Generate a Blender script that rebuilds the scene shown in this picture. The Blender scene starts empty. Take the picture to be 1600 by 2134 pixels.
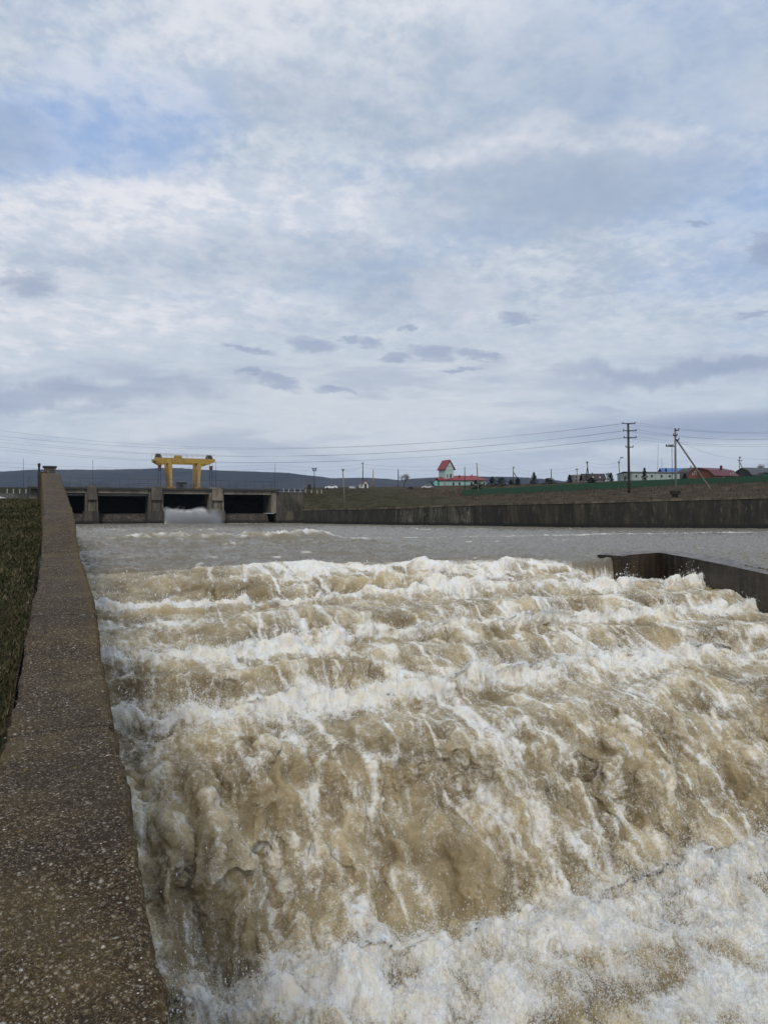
import bpy, math, random
import numpy as np
from mathutils import Vector
random.seed(7); RNG = np.random.RandomState(11)
R = math.radians
SC = bpy.context.scene; COL = SC.collection
# ------------------------------------------------------------------ camera
F = 1541.0; HZ = 1067.0; CX = 800.0; H = 12.0; YAW = R(23.9)
SY, CY = math.sin(YAW), math.cos(YAW)
cd = bpy.data.cameras.new('camera'); cam = bpy.data.objects.new('camera', cd); COL.objects.link(cam)
cd.sensor_fit = 'VERTICAL'; cd.sensor_height = 36; cd.sensor_width = 36; cd.lens = 26.0
cd.clip_start = 0.05; cd.clip_end = 20000
cam.location = (0, 0, H); cam.rotation_euler = (R(90), 0, -YAW); SC.camera = cam
SC.view_settings.view_transform = 'Standard'; SC.view_settings.look = 'None'
SC.view_settings.exposure = 0.0; SC.view_settings.gamma = 1
SC.cycles.max_bounces = 6; SC.cycles.diffuse_bounces = 3; SC.cycles.glossy_bounces = 2
SC.cycles.transparent_max_bounces = 8; SC.cycles.transmission_bounces = 2; SC.cycles.volume_bounces = 0
SC.cycles.caustics_reflective = False; SC.cycles.caustics_refractive = False

def at(px, py, d):            # a point seen at photo pixel (px,py) at depth d metres
    r = (px - CX) / F
    return Vector((d*(SY + r*CY), d*(CY - r*SY), H + d*(HZ - py)/F))
def onY(px, py, Y):           # the same on the plane y = Y
    r = (px - CX) / F
    X = Y*(SY + CY*r)/(CY - SY*r); d = CY*Y + SY*X
    return Vector((X, Y, H + d*(HZ-py)/F))

# ------------------------------------------------------------------ node helpers
class NT:
    def __init__(s, tree): s.t = tree; tree.nodes.clear()
    def n(s, kind, **kw):
        nd = s.t.nodes.new(kind)
        for k, v in kw.items():
            if k == 'i':
                for kk, vv in v.items(): s.put(nd, kk, vv)
            else: setattr(nd, k, v)
        return nd
    def put(s, nd, key, v):
        sock = nd.inputs[key]
        if isinstance(v, bpy.types.NodeSocket): s.t.links.new(v, sock)
        elif isinstance(v, bpy.types.Node): s.t.links.new(v.outputs[0], sock)
        else:
            if isinstance(v, (tuple, list)) and sock.type == 'RGBA' and len(v) == 3: v = (*v, 1)
            sock.default_value = v
    def m(s, op, a, b=0.0, c=0.0, clamp=False):
        nd = s.n('ShaderNodeMath', operation=op, use_clamp=clamp, i={0: a, 1: b, 2: c}); return nd.outputs[0]
    def vm(s, op, a, b=None, sc=None):
        nd = s.n('ShaderNodeVectorMath', operation=op); s.put(nd, 0, a)
        if b is not None: s.put(nd, 1, b)
        if sc is not None: s.put(nd, 'Scale', sc)
        return nd.outputs['Value'] if op in ('DOT_PRODUCT', 'LENGTH') else nd.outputs[0]
    def noise(s, vec, scale, detail=4, rough=.5, dist=0, out=0, lac=2):
        nd = s.n('ShaderNodeTexNoise', i={'Scale': scale, 'Detail': detail, 'Roughness': rough, 'Distortion': dist, 'Lacunarity': lac})
        if vec is not None: s.put(nd, 'Vector', vec)
        return nd.outputs[out]
    def vor(s, vec, scale, feature='F1', out='Distance', rnd=1):
        nd = s.n('ShaderNodeTexVoronoi', feature=feature, i={'Scale': scale, 'Randomness': rnd})
        if vec is not None: s.put(nd, 'Vector', vec)
        return nd.outputs[out]
    def ss(s, x, a, b, lo=0.0, hi=1.0):
        nd = s.n('ShaderNodeMapRange', interpolation_type='SMOOTHSTEP', i={0: x, 1: a, 2: b, 3: lo, 4: hi}); return nd.outputs[0]
    def mr(s, x, a, b, lo=0.0, hi=1.0):
        nd = s.n('ShaderNodeMapRange', i={0: x, 1: a, 2: b, 3: lo, 4: hi}); return nd.outputs[0]
    def mix(s, f, a, b, blend='MIX'):
        nd = s.n('ShaderNodeMix', data_type='RGBA', blend_type=blend); s.put(nd, 0, f); s.put(nd, 6, a); s.put(nd, 7, b); return nd.outputs[2]
    def ramp(s, f, stops):
        nd = s.n('ShaderNodeValToRGB'); s.put(nd, 0, f); e = nd.color_ramp.elements
        while len(e) < len(stops): e.new(.5)
        for el, (p, c) in zip(e, stops): el.position = p; el.color = (*c, 1)
        return nd.outputs[0]
    def mapv(s, vec, scale=(1, 1, 1), rot=(0, 0, 0), loc=(0, 0, 0)):
        nd = s.n('ShaderNodeMapping', i={'Vector': vec, 'Scale': scale, 'Rotation': rot, 'Location': loc}); return nd.outputs[0]
def lin(c): return tuple(((x/255)/12.92 if x/255 <= .04045 else ((x/255+.055)/1.055)**2.4) for x in c)

# ------------------------------------------------------------------ world: clear sky and clouds
w = bpy.data.worlds.new('World'); SC.world = w; w.use_nodes = True
T = NT(w.node_tree)
SUN_EL, SUN_AZ = R(42), R(205)      # sun behind the photographer's left shoulder, veiled by cloud
def build_sky():
    tc = T.n('ShaderNodeTexCoord').outputs['Generated']
    d = T.vm('NORMALIZE', tc)
    fw = T.vm('DOT_PRODUCT', d, (SY, CY, 0)); rt = T.vm('DOT_PRODUCT', d, (CY, -SY, 0))
    sp = T.n('ShaderNodeSeparateXYZ', i={0: d}); z = sp.outputs[2]
    fwa = T.m('MAXIMUM', T.m('ABSOLUTE', fw), .25)
    u = T.m('DIVIDE', rt, fwa); v = T.m('DIVIDE', z, fwa)      # direction measured against the river axis
    U = T.m('MULTIPLY_ADD', u, F, CX); V = T.m('MULTIPLY_ADD', v, -F, HZ)
    zz = T.m('ADD', T.m('MAXIMUM', z, 0), .16)
    cx = T.m('DIVIDE', sp.outputs[0], zz); cy = T.m('DIVIDE', sp.outputs[1], zz)
    pl = T.n('ShaderNodeCombineXYZ', i={0: cx, 1: cy, 2: 0.0}).outputs[0]     # flat cloud layer seen in perspective
    n1 = T.noise(T.vm('ADD', pl, (3.1, 1.7, 0)), 1.35, 9, .56, .15)
    n2 = T.noise(T.vm('ADD', pl, (9.3, 4.2, 2)), 3.6, 8, .6, .3)
    n3 = T.noise(T.vm('ADD', pl, (1.3, 7.2, 5)), 8.5, 8, .58, .1)
    n5 = T.noise(T.vm('ADD', pl, (4.3, 1.2, 3)), 20.0, 7, .62, .15)
    n4 = T.noise(T.vm('ADD', pl, (5.7, 2.2, 9)), .7, 5, .5, .2)
    wn = T.noise(d, 5.0, 7, .6, .2, out=1)
    ws = T.n('ShaderNodeSeparateXYZ', i={0: wn})
    Uw = T.m('MULTIPLY_ADD', T.m('SUBTRACT', ws.outputs[0], .5), 420.0, U)
    Vw = T.m('MULTIPLY_ADD', T.m('SUBTRACT', ws.outputs[1], .5), 260.0, V)
    def ell(x, y, rx, ry, soft=.6, rot=0, a=Uw, b=Vw):
        dx = T.m('SUBTRACT', a, x); dy = T.m('SUBTRACT', b, y)
        if rot:
            c_, s_ = math.cos(rot), math.sin(rot)
            dx2 = T.m('ADD', T.m('MULTIPLY', dx, c_), T.m('MULTIPLY', dy, s_))
            dy = T.m('SUBTRACT', T.m('MULTIPLY', dy, c_), T.m('MULTIPLY', dx, s_)); dx = dx2
        q = T.m('ADD', T.m('POWER', T.m('DIVIDE', dx, rx), 2), T.m('POWER', T.m('DIVIDE', dy, ry), 2))
        return T.ss(q, 1+soft*1.1, max(0, 1-soft*1.1), 0, 1)
    def mx(*a):
        o = a[0]
        for b in a[1:]: o = T.m('MAXIMUM', o, b)
        return o
    nish = T.n('ShaderNodeTexSky', sky_type='NISHITA', sun_disc=False, sun_elevation=SUN_EL, sun_rotation=SUN_AZ,
               air_density=1.0, dust_density=1.5, ozone_density=1.2)
    clear = T.vm('SCALE', nish.outputs[0], sc=.10)
    clear = T.mix(.88, clear, lin((160, 187, 228)))
    # veil of thin cloud everywhere, thinner in the gap at upper left
    gap = mx(ell(170, 260, 330, 120, .9), T.m('MULTIPLY', ell(560, 640, 300, 60, .9), .45), T.m('MULTIPLY', ell(900, 520, 260, 50, .9, -.25), .4), T.m('MULTIPLY', ell(1560, 560, 250, 240, .9), .5))
    veil = T.m('ADD', T.mr(n1, .3, .62, .4, 1.2), T.mr(V, 420, 900, 0, .6))
    veil = T.m('SUBTRACT', veil, T.m('MULTIPLY', gap, .85), clamp=True)
    mid = T.mix(T.ss(T.m('ADD', T.m('MULTIPLY', n2, .6), T.m('MULTIPLY', n5, .4)), .4, .6), lin((179, 193, 212)), lin((206, 215, 226)))
    warm = T.mix(T.ss(V, 560, 830), mid, T.mix(T.ss(n4, .4, .62), lin((195, 207, 221)), lin((208, 216, 225))))
    veil = T.m('ADD', veil, T.m('MULTIPLY', T.m('SUBTRACT', n5, .5), .5), clamp=True)
    c = T.mix(veil, clear, warm)
    # sunlit heads of the heaped cloud
    bank = mx(ell(330, 440, 560, 85, .9), ell(950, 590, 110, 45, .9), ell(1200, 310, 260, 60, .9), T.m('MULTIPLY', ell(600, 60, 420, 160, .95), .5), T.m('MULTIPLY', ell(150, 640, 400, 110, .95), .8))
    n5 = T.m('ADD', .5, T.m('MULTIPLY', T.m('SUBTRACT', n5, .5), T.ss(V, 760, 300, .25, 1.0)))
    heads = T.m('MULTIPLY', T.ss(T.m('ADD', T.m('MULTIPLY', n3, .7), T.m('MULTIPLY', n5, .3)), .42, .62), T.m('MULTIPLY_ADD', bank, .85, .22))
    c = T.mix(T.m('MULTIPLY', bank, .55), c, lin((216, 222, 231)))
    c = T.mix(heads, c, lin((231, 232, 239)))
    # grey undersides
    shade = mx(ell(1180, 400, 360, 90, .95, -.1), T.m('MULTIPLY', ell(1000, 230, 420, 80, .95), .6), T.m('MULTIPLY', ell(520, 530, 420, 60, .95), .55),
               T.m('MULTIPLY', ell(820, 590, 260, 45, .95), .7), T.m('MULTIPLY', ell(20, 270, 110, 70, .9), .7), T.m('MULTIPLY', ell(1500, 130, 260, 120, .95), .5), T.m('MULTIPLY', ell(1150, 190, 460, 130, .95), .6))
    c = T.mix(T.m('MULTIPLY', shade, T.mr(n2, .3, .7, 1.0, .5)), c, lin((165, 181, 203)))
    # low flat bars near the horizon
    bars = T.noise(T.n('ShaderNodeCombineXYZ', i={0: T.m('MULTIPLY', U, .0028), 1: T.m('MULTIPLY', V, .016), 2: 1.5}).outputs[0], 1.0, 7, .58, .3)
    low = T.m('MULTIPLY', T.ss(bars, .48, .66), T.ss(V, 620, 800))
    c = T.mix(T.m('MULTIPLY', low, .6), c, lin((168, 180, 203)))
    lb = mx(ell(1750, 880, 640, 32, .8, -.04, U, V), T.m('MULTIPLY', ell(120, 830, 330, 28, .9), .7), T.m('MULTIPLY', ell(1500, 770, 300, 22, .9), .8))
    c = T.mix(T.m('MULTIPLY', lb, .75), c, lin((146, 160, 190)))
    glow = T.ss(T.m('ABSOLUTE', T.m('SUBTRACT', V, 985)), 70, 0)
    c = T.mix(T.m('MULTIPLY', glow, .45), c, lin((186, 197, 216)))
    # small torn dark clouds
    wn2 = T.noise(T.n('ShaderNodeCombineXYZ', i={0: T.m('MULTIPLY', U, .018), 1: T.m('MULTIPLY', V, .045), 2: 0.0}).outputs[0], 1.0, 7, .68, .4, out=1)
    w2 = T.n('ShaderNodeSeparateXYZ', i={0: wn2})
    Us = T.m('MULTIPLY_ADD', T.m('SUBTRACT', w2.outputs[0], .5), 110.0, U); Vs = T.m('MULTIPLY_ADD', T.m('SUBTRACT', w2.outputs[1], .5), 44.0, V)
    sm = [(60, 593, 58, 22, .1), (648, 720, 44, 15, .15), (730, 708, 15, 6, 0), (768, 716, 30, 11, .15), (825, 745, 30, 9, 0), (900, 736, 44, 15, .1),
          (1000, 740, 48, 8, .08), (520, 775, 26, 8, .1), (585, 795, 44, 14, .3), (1078, 663, 36, 9, .05), (845, 685, 14, 5, 0), (520, 728, 50, 6, .15), (1450, 466, 22, 7, 0),
          (700, 812, 36, 8, .05), (960, 770, 34, 4, 0), (1575, 655, 40, 6, -.1), (1590, 520, 30, 30, 0)]
    dark = mx(*[ell(x, y, rx*1.1, ry*1.1, .85, ro, Us, Vs) for x, y, rx, ry, ro in sm])
    c = T.mix(T.m('MULTIPLY', dark, .66), c, lin((150, 164, 192)))
    bg = T.n('ShaderNodeBackground', i={'Color': c, 'Strength': 1.0})
    o = T.n('ShaderNodeOutputWorld'); T.t.links.new(bg.outputs[0], o.inputs[0])
build_sky()
sd = bpy.data.lights.new('sun', 'SUN'); sd.energy = 1.5; sd.angle = R(14); sd.color = (1, .96, .9)
sun = bpy.data.objects.new('sun', sd); COL.objects.link(sun)
sun.rotation_euler = (R(90)-SUN_EL, 0, R(180)-SUN_AZ+R(180)*0)
sdir = Vector((math.cos(SUN_EL)*math.sin(SUN_AZ), math.cos(SUN_EL)*math.cos(SUN_AZ), math.sin(SUN_EL)))
sun.rotation_euler = (sdir).to_track_quat('Z', 'Y').to_euler()

# ------------------------------------------------------------------ materials
MATS = {}
def mat(name, build):
    if name in MATS: return MATS[name]
    m = bpy.data.materials.new(name); m.use_nodes = True; t = NT(m.node_tree)
    out = t.n('ShaderNodeOutputMaterial'); b = t.n('ShaderNodeBsdfPrincipled')
    t.t.links.new(b.outputs[0], out.inputs[0]); build(t, b, out); MATS[name] = m; return m
def plain(name, col, rough=.7, metal=0, var=.25, scale=3.0, bump=.15, streak=0):
    def f(t, b, o):
        pos = t.n('ShaderNodeNewGeometry').outputs['Position']
        n = t.noise(pos, scale, 5, .6)
        c = t.mix(t.m('MULTIPLY', t.ss(n, .35, .7), var), col, tuple(x*.45 for x in col))
        if streak:
            n2 = t.noise(t.mapv(pos, (2.2, 2.2, .12)), 1.0, 5, .65)
            c = t.mix(t.m('MULTIPLY', t.ss(n2, .45, .65), streak), c, tuple(x*.3 for x in col))
        t.put(b, 'Base Color', c); t.put(b, 'Roughness', rough); t.put(b, 'Metallic', metal)
        if bump:
            bp = t.n('ShaderNodeBump', i={'Strength': bump, 'Distance': .05, 'Height': n}); t.put(b, 'Normal', bp)
    return mat(name, f)
def stained(name, base, dark, light, vs=1.0, lo=.35, hi=.65, lightamt=.5, wet=0.0, zw=0):
    """weathered concrete with vertical run-off streaks, panel joints and pale scabs"""
    def f(t, b, o):
        g = t.n('ShaderNodeNewGeometry'); pos = g.outputs['Position']
        st = t.noise(t.mapv(pos, (.8*vs, .8*vs, .13*vs)), 1.0, 8, .7, .8)
        st2 = t.noise(t.mapv(pos, (.35*vs, .35*vs, .1*vs), loc=(5, 3, 1)), 1.0, 4, .6)
        pt = t.noise(pos, 1.1*vs, 8, .7)
        c = t.mix(t.ss(st, lo, hi), base, dark)
        c = t.mix(t.m('MULTIPLY', t.ss(st2, .4, .6), .75), c, dark)
        sc = t.m('MULTIPLY', t.ss(t.noise(t.mapv(pos, (1, 1, .35)), 1.6*vs, 7, .72), .56, .68), lightamt)
        c = t.mix(sc, c, light)
        c = t.mix(t.m('MULTIPLY', t.ss(pt, .5, .7), .35), c, tuple(x*.5 for x in base))
        if zw:
            z = t.n('ShaderNodeSeparateXYZ', i={0: pos}).outputs[2]
            c = t.mix(t.ss(z, zw+1.0, zw+.2), c, tuple(x*.35 for x in dark))
        t.put(b, 'Base Color', c); t.put(b, 'Roughness', .85-.3*wet)
        t.put(b, 'Normal', t.n('ShaderNodeBump', i={'Strength': .5, 'Distance': .06, 'Height': pt}))
    return mat(name, f)

def mat_wall():
    def f(t, b, o):
        pos = t.n('ShaderNodeNewGeometry').outputs['Position']
        wv = t.vm('ADD', pos, t.vm('SCALE', t.noise(pos, 9, 3, .5, out=1), sc=.05))
        vo = t.n('ShaderNodeTexVoronoi', i={'Scale': 80.0}); t.put(vo, 'Vector', wv)
        vo2 = t.n('ShaderNodeTexVoronoi', i={'Scale': 190.0}); t.put(vo2, 'Vector', wv)
        vo3 = t.n('ShaderNodeTexVoronoi', i={'Scale': 26.0}); t.put(vo3, 'Vector', wv)
        r1 = t.n('ShaderNodeSeparateColor', i={0: vo.outputs['Color']}); r2 = t.n('ShaderNodeSeparateColor', i={0: vo2.outputs['Color']}); r3 = t.n('ShaderNodeSeparateColor', i={0: vo3.outputs['Color']})
        st = [(0, (.02, .012, .006)), (.3, (.045, .028, .013)), (.58, (.088, .058, .029)), (.78, (.15, .106, .058)), (.9, (.26, .195, .12)), (.965, (.48, .41, .31)), (1, (.75, .7, .6))]
        a = t.ramp(r1.outputs[0], st); c2 = t.ramp(r2.outputs[1], st)
        c = t.mix(.5, a, c2)
        c = t.mix(t.ss(vo.outputs['Distance'], .35, .8, 0, .7), c, (.014, .010, .007))
        mort = t.noise(pos, 6.0, 6, .65)
        c = t.mix(t.ss(mort, .5, .7, 0, .5), c, (.04, .028, .016))
        big = t.noise(pos, 1.6, 5, .6)
        c = t.mix(t.ss(big, .45, .68, 0, .65), c, t.mix(.45, c, (.22, .16, .07)))
        blue = t.noise(t.vm('ADD', pos, (3, 3, 3)), 1.1, 4, .6)
        c = t.mix(t.ss(blue, .5, .7, 0, .6), c, t.mix(.5, c, (.045, .035, .03)))
        lich = t.m('MULTIPLY', t.ss(r3.outputs[0], .985, .993), t.ss(vo3.outputs['Distance'], .45, .25))
        c = t.mix(t.m('MULTIPLY', lich, t.ss(t.noise(pos, 60, 3), .35, .55)), c, (.20, .115, .025))
        wh = t.m('MULTIPLY', t.ss(r3.outputs[1], .965, .975), t.ss(vo3.outputs['Distance'], .28, .2))
        c = t.mix(t.m('MULTIPLY', wh, .75), c, (.6, .56, .5))
        sx = t.n('ShaderNodeSeparateXYZ', i={0: pos})
        ed = t.m('ABSOLUTE', sx.outputs[0]); edn = t.m('ADD', ed, t.m('MULTIPLY', t.m('SUBTRACT', t.noise(pos, 5, 4, .6), .5), .3))
        c = t.mix(t.ss(edn, .24, .38, 0, .75), c, t.mix(.55, c, (.15, .10, .030)))
        crk = t.m('ABSOLUTE', t.m('SUBTRACT', t.m('FRACT', t.m('MULTIPLY', t.m('ADD', sx.outputs[1], t.m('MULTIPLY', t.noise(pos, 7, 4, .6), .16)), .31)), .5))
        crm = t.m('MULTIPLY', t.ss(crk, .006, .001), t.ss(t.noise(pos, 2.0, 3), .42, .5))
        c = t.mix(t.m('MULTIPLY', crm, .85), c, (.008, .006, .004))
        t.put(b, 'Specular IOR Level', .2)
        t.put(b, 'Base Color', c); t.put(b, 'Roughness', .85)
        hgt = t.m('ADD', t.m('MULTIPLY', vo.outputs['Distance'], -1.0), t.m('MULTIPLY', vo2.outputs['Distance'], -.5))
        t.put(b, 'Normal', t.n('ShaderNodeBump', i={'Strength': .9, 'Distance': .012, 'Height': hgt}))
    return mat('pebbled concrete', f)

def mat_water():
    def f(t, b, o):
        at_ = t.n('ShaderNodeAttribute', attribute_name='foam').outputs['Fac']
        br = t.n('ShaderNodeAttribute', attribute_name='tint').outputs['Fac']
        pos = t.n('ShaderNodeNewGeometry').outputs['Position']
        calm = t.n('ShaderNodeAttribute', attribute_name='calm').outputs['Fac']
        n1 = t.noise(pos, 7.0, 6, .7, .6); n2 = t.noise(pos, 26.0, 5, .75, 1.2); n0 = t.noise(pos, 1.9, 9, .72, .5)
        th = t.m('ABSOLUTE', t.m('SUBTRACT', t.noise(pos, 9.0, 4, .6, 1.2), .5))       # thin threads of foam
        thr = t.ss(th, .022, .0)
        th2 = t.ss(t.m('ABSOLUTE', t.m('SUBTRACT', t.noise(pos, 22.0, 3, .6, 1.0), .5)), .035, 0)
        live = t.m('SUBTRACT', 1.0, calm, clamp=True); amp = t.m('MULTIPLY_ADD', live, .7, .3)
        fo = t.m('ADD', at_, t.m('MULTIPLY', t.m('MULTIPLY', t.m('SUBTRACT', n1, .5), .75), amp))
        fo = t.m('ADD', fo, t.m('MULTIPLY', t.m('MULTIPLY', t.m('SUBTRACT', n2, .5), .5), amp))
        fo = t.m('ADD', fo, t.m('MULTIPLY', t.m('MULTIPLY_ADD', thr, .42, t.m('MULTIPLY', th2, .32)), live))
        fo = t.m('ADD', fo, t.m('MULTIPLY', t.m('MULTIPLY', t.m('SUBTRACT', n0, .5), 1.25), live))
        fa = t.ss(fo, .28, .88)
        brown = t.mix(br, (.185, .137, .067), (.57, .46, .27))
        brown = t.mix(t.m('MULTIPLY', calm, t.m('SUBTRACT', 1.0, br)), brown, (.25, .22, .165))
        milk = t.mix(t.ss(t.noise(pos, 2.3, 4, .6), .35, .65), (.86, .85, .82), (.87, .81, .69))
        c = t.mix(fa, brown, milk)
        t.put(b, 'Base Color', c)
        t.put(b, 'Roughness', t.m('ADD', t.m('MULTIPLY', fa, .45), t.mr(calm, 0, 1, .2, .09)))
        t.put(b, 'IOR', 1.33)
        t.put(b, 'Subsurface Weight', t.m('MULTIPLY', live, .8)); t.put(b, 'Subsurface Radius', (1.0, .8, .55)); t.put(b, 'Subsurface Scale', .14)
        h = t.m('ADD', t.m('MULTIPLY', n1, .6), t.m('ADD', t.m('MULTIPLY', n2, .35), t.m('MULTIPLY', t.noise(pos, 70.0, 3, .7), .12)))
        chop = t.m('ADD', t.noise(t.mapv(pos, (1, 1.9, 1), (0, 0, .2)), 1.5, 5, .62, .4), t.m('MULTIPLY', t.noise(t.mapv(pos, (1, 1.6, 1)), 6.0, 4, .6, .5), .3))
        b1 = t.n('ShaderNodeBump', i={'Strength': t.m('MULTIPLY', calm, 1.0), 'Distance': .32, 'Height': chop})
        t.put(b, 'Normal', t.n('ShaderNodeBump', i={'Strength': .75, 'Distance': .09, 'Height': h, 'Normal': b1}))
    return mat('silty water', f)
def mat_spray():
    def f(t, b, o):
        t.put(b, 'Base Color', (.85, .84, .82)); t.put(b, 'Roughness', .5)
    return mat('spray', f)

# ------------------------------------------------------------------ mesh builder
class MB:
    def __init__(s): s.v = []; s.f = []
    def add(s, vs, fs):
        k = len(s.v); s.v += [tuple(p) for p in vs]; s.f += [tuple(i+k for i in q) for q in fs]; return s
    def box(s, c, size, rz=0, top=1.0, topy=None, lean=(0, 0)):
        hx, hy, hz = size[0]/2, size[1]/2, size[2]/2; ty = top if topy is None else topy
        vs = []
        for z, kx, ky in ((-hz, 1, 1), (hz, top, ty)):
            for x, y in ((-hx, -hy), (hx, -hy), (hx, hy), (-hx, hy)):
                X, Y = x*kx + (lean[0] if z > 0 else 0), y*ky + (lean[1] if z > 0 else 0)
                vs.append((c[0]+X*math.cos(rz)-Y*math.sin(rz), c[1]+X*math.sin(rz)+Y*math.cos(rz), c[2]+z))
        return s.add(vs, [(3, 2, 1, 0), (4, 5, 6, 7), (0, 1, 5, 4), (1, 2, 6, 5), (2, 3, 7, 6), (3, 0, 4, 7)])
    def tube(s, pts, r0, r1=None, n=8, cap=True):
        pts = [Vector(p) for p in pts]; r1 = r0 if r1 is None else r1; rings = []
        for i, p in enumerate(pts):
            a = pts[max(i-1, 0)]; bq = pts[min(i+1, len(pts)-1)]; d = (bq-a).normalized()
            up = Vector((0, 0, 1)) if abs(d.z) < .95 else Vector((1, 0, 0))
            e1 = d.cross(up).normalized(); e2 = d.cross(e1)
            r = r0 + (r1-r0)*i/max(1, len(pts)-1)
            rings.append([p + (e1*math.cos(2*math.pi*j/n)+e2*math.sin(2*math.pi*j/n))*r for j in range(n)])
        fs = []
        for i in range(len(pts)-1):
            for j in range(n): fs.append((i*n+j, i*n+(j+1) % n, (i+1)*n+(j+1) % n, (i+1)*n+j))
        if cap: fs.append(tuple(range(n))[::-1]); fs.append(tuple((len(pts)-1)*n+j for j in range(n)))
        return s.add([q for r in rings for q in r], fs)
    def prism(s, poly, axis, length):      # poly: list of Vectors in a plane; extruded by axis*length
        n = len(poly); ax = Vector(axis)*length
        vs = [Vector(p) for p in poly] + [Vector(p)+ax for p in poly]
        return s.add(vs, [tuple(range(n))[::-1], tuple(range(n, 2*n))] + [(i, (i+1) % n, n+(i+1) % n, n+i) for i in range(n)])
    def build(s, name, m, parent=None, smooth=False, org=None):
        me = bpy.data.meshes.new(name); vs = s.v
        if parent is not None: o_ = WL[parent.name]; vs = [(x-o_[0], y-o_[1], z-o_[2]) for x, y, z in vs]; mine = o_
        elif org is not None: vs = [(x-org[0], y-org[1], z-org[2]) for x, y, z in vs]; mine = org
        else: mine = (0, 0, 0)
        me.from_pydata(vs, [], s.f); me.update(); me.materials.append(m)
        if smooth: me.polygons.foreach_set('use_smooth', [True]*len(me.polygons))
        o = bpy.data.objects.new(name, me); COL.objects.link(o)
        if parent is not None: o.parent = parent; 
        elif org is not None: o.location = org
        WL[o.name] = mine
        return o
def pieces(name, boxes, m, parent):        # each box (or tube) a part of its own
    for bx in boxes:
        b_ = MB(); (b_.box(*bx) if not isinstance(bx[0], list) else b_.tube(*bx)); b_.build(name, m, parent)
WL = {}                                     # world origin of each object (all unrotated)
def tag(o, label=None, cat=None, group=None, kind=None):
    if label: o['label'] = label
    if cat: o['category'] = cat
    if group: o['group'] = group
    if kind: o['kind'] = kind
    return o
def thing(name, label, cat, loc, group=None):
    o = bpy.data.objects.new(name, None); COL.objects.link(o); o.location = loc; o.empty_display_size = .3
    WL[o.name] = tuple(loc); return tag(o, label, cat, group)
def grid_obj(name, P, m, attrs=None, smooth=True):
    nr, nc = P.shape[:2]; me = bpy.data.meshes.new(name)
    idx = np.arange(nr*nc).reshape(nr, nc)
    q = np.stack([idx[:-1, :-1], idx[:-1, 1:], idx[1:, 1:], idx[1:, :-1]], -1).reshape(-1, 4)
    me.vertices.add(nr*nc); me.vertices.foreach_set('co', P.reshape(-1).astype(np.float32))
    me.loops.add(q.size); me.loops.foreach_set('vertex_index', q.reshape(-1).astype(np.int32))
    me.polygons.add(len(q)); me.polygons.foreach_set('loop_start', np.arange(0, q.size, 4, dtype=np.int32))
    me.polygons.foreach_set('use_smooth', np.full(len(q), smooth))
    me.update(calc_edges=True)
    for k, a in (attrs or {}).items():
        at_ = me.attributes.new(k, 'FLOAT', 'POINT'); at_.data.foreach_set('value', a.reshape(-1).astype(np.float32))
    me.materials.append(m); o = bpy.data.objects.new(name, me); COL.objects.link(o); WL[o.name] = (0, 0, 0); return o
def soup(name, V, Fc, m, smooth=False):     # V (n,k,3) groups of k verts, Fc faces within a group
    n, k = V.shape[:2]; Fc = np.array(Fc); fl = Fc.shape[1]
    q = (Fc[None] + (np.arange(n)*k)[:, None, None]).reshape(-1, fl)
    me = bpy.data.meshes.new(name); me.vertices.add(n*k); me.vertices.foreach_set('co', V.reshape(-1).astype(np.float32))
    me.loops.add(q.size); me.loops.foreach_set('vertex_index', q.reshape(-1).astype(np.int32))
    me.polygons.add(len(q)); me.polygons.foreach_set('loop_start', np.arange(0, q.size, fl, dtype=np.int32))
    me.polygons.foreach_set('use_smooth', np.full(len(q), smooth)); me.update(calc_edges=True)
    me.materials.append(m); o = bpy.data.objects.new(name, me); COL.objects.link(o); WL[o.name] = (0, 0, 0); return o

# ------------------------------------------------------------------ noise
_p = RNG.permutation(256); PERM = np.concatenate([_p, _p, _p]).astype(np.int32)
_g = RNG.normal(size=(256, 3)); _g /= np.linalg.norm(_g, axis=1)[:, None]; GR = _g.astype(np.float32)
def perlin(x, y, z=0.0):
    x = np.asarray(x, np.float32); y = np.asarray(y, np.float32); z = np.broadcast_to(np.float32(z), x.shape) if np.isscalar(z) else np.asarray(z, np.float32)
    xi = np.floor(x).astype(np.int32); yi = np.floor(y).astype(np.int32); zi = np.floor(z).astype(np.int32)
    xf, yf, zf = x-xi, y-yi, z-zi; xi &= 255; yi &= 255; zi &= 255
    fu = lambda t: t*t*t*(t*(t*6-15)+10)
    u, v, w_ = fu(xf), fu(yf), fu(zf)
    def g(i, j, k):
        h = PERM[PERM[PERM[xi+i]+yi+j]+zi+k]; G = GR[h]
        return G[..., 0]*(xf-i)+G[..., 1]*(yf-j)+G[..., 2]*(zf-k)
    def L(a, b, t): return a+(b-a)*t
    x00 = L(g(0, 0, 0), g(1, 0, 0), u); x10 = L(g(0, 1, 0), g(1, 1, 0), u)
    x01 = L(g(0, 0, 1), g(1, 0, 1), u); x11 = L(g(0, 1, 1), g(1, 1, 1), u)
    return L(L(x00, x10, v), L(x01, x11, v), w_)*1.5
def fbm(x, y, z=0.0, o=4, g=.5):
    s = 0; a = 1
    for i in range(o): s = s+a*perlin(x*2**i+i*17.3, y*2**i+i*9.1, z+i*3.7); a *= g
    return s
def sstep(x, a, b): t = np.clip((x-a)/(b-a), 0, 1); return t*t*(3-2*t)

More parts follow.
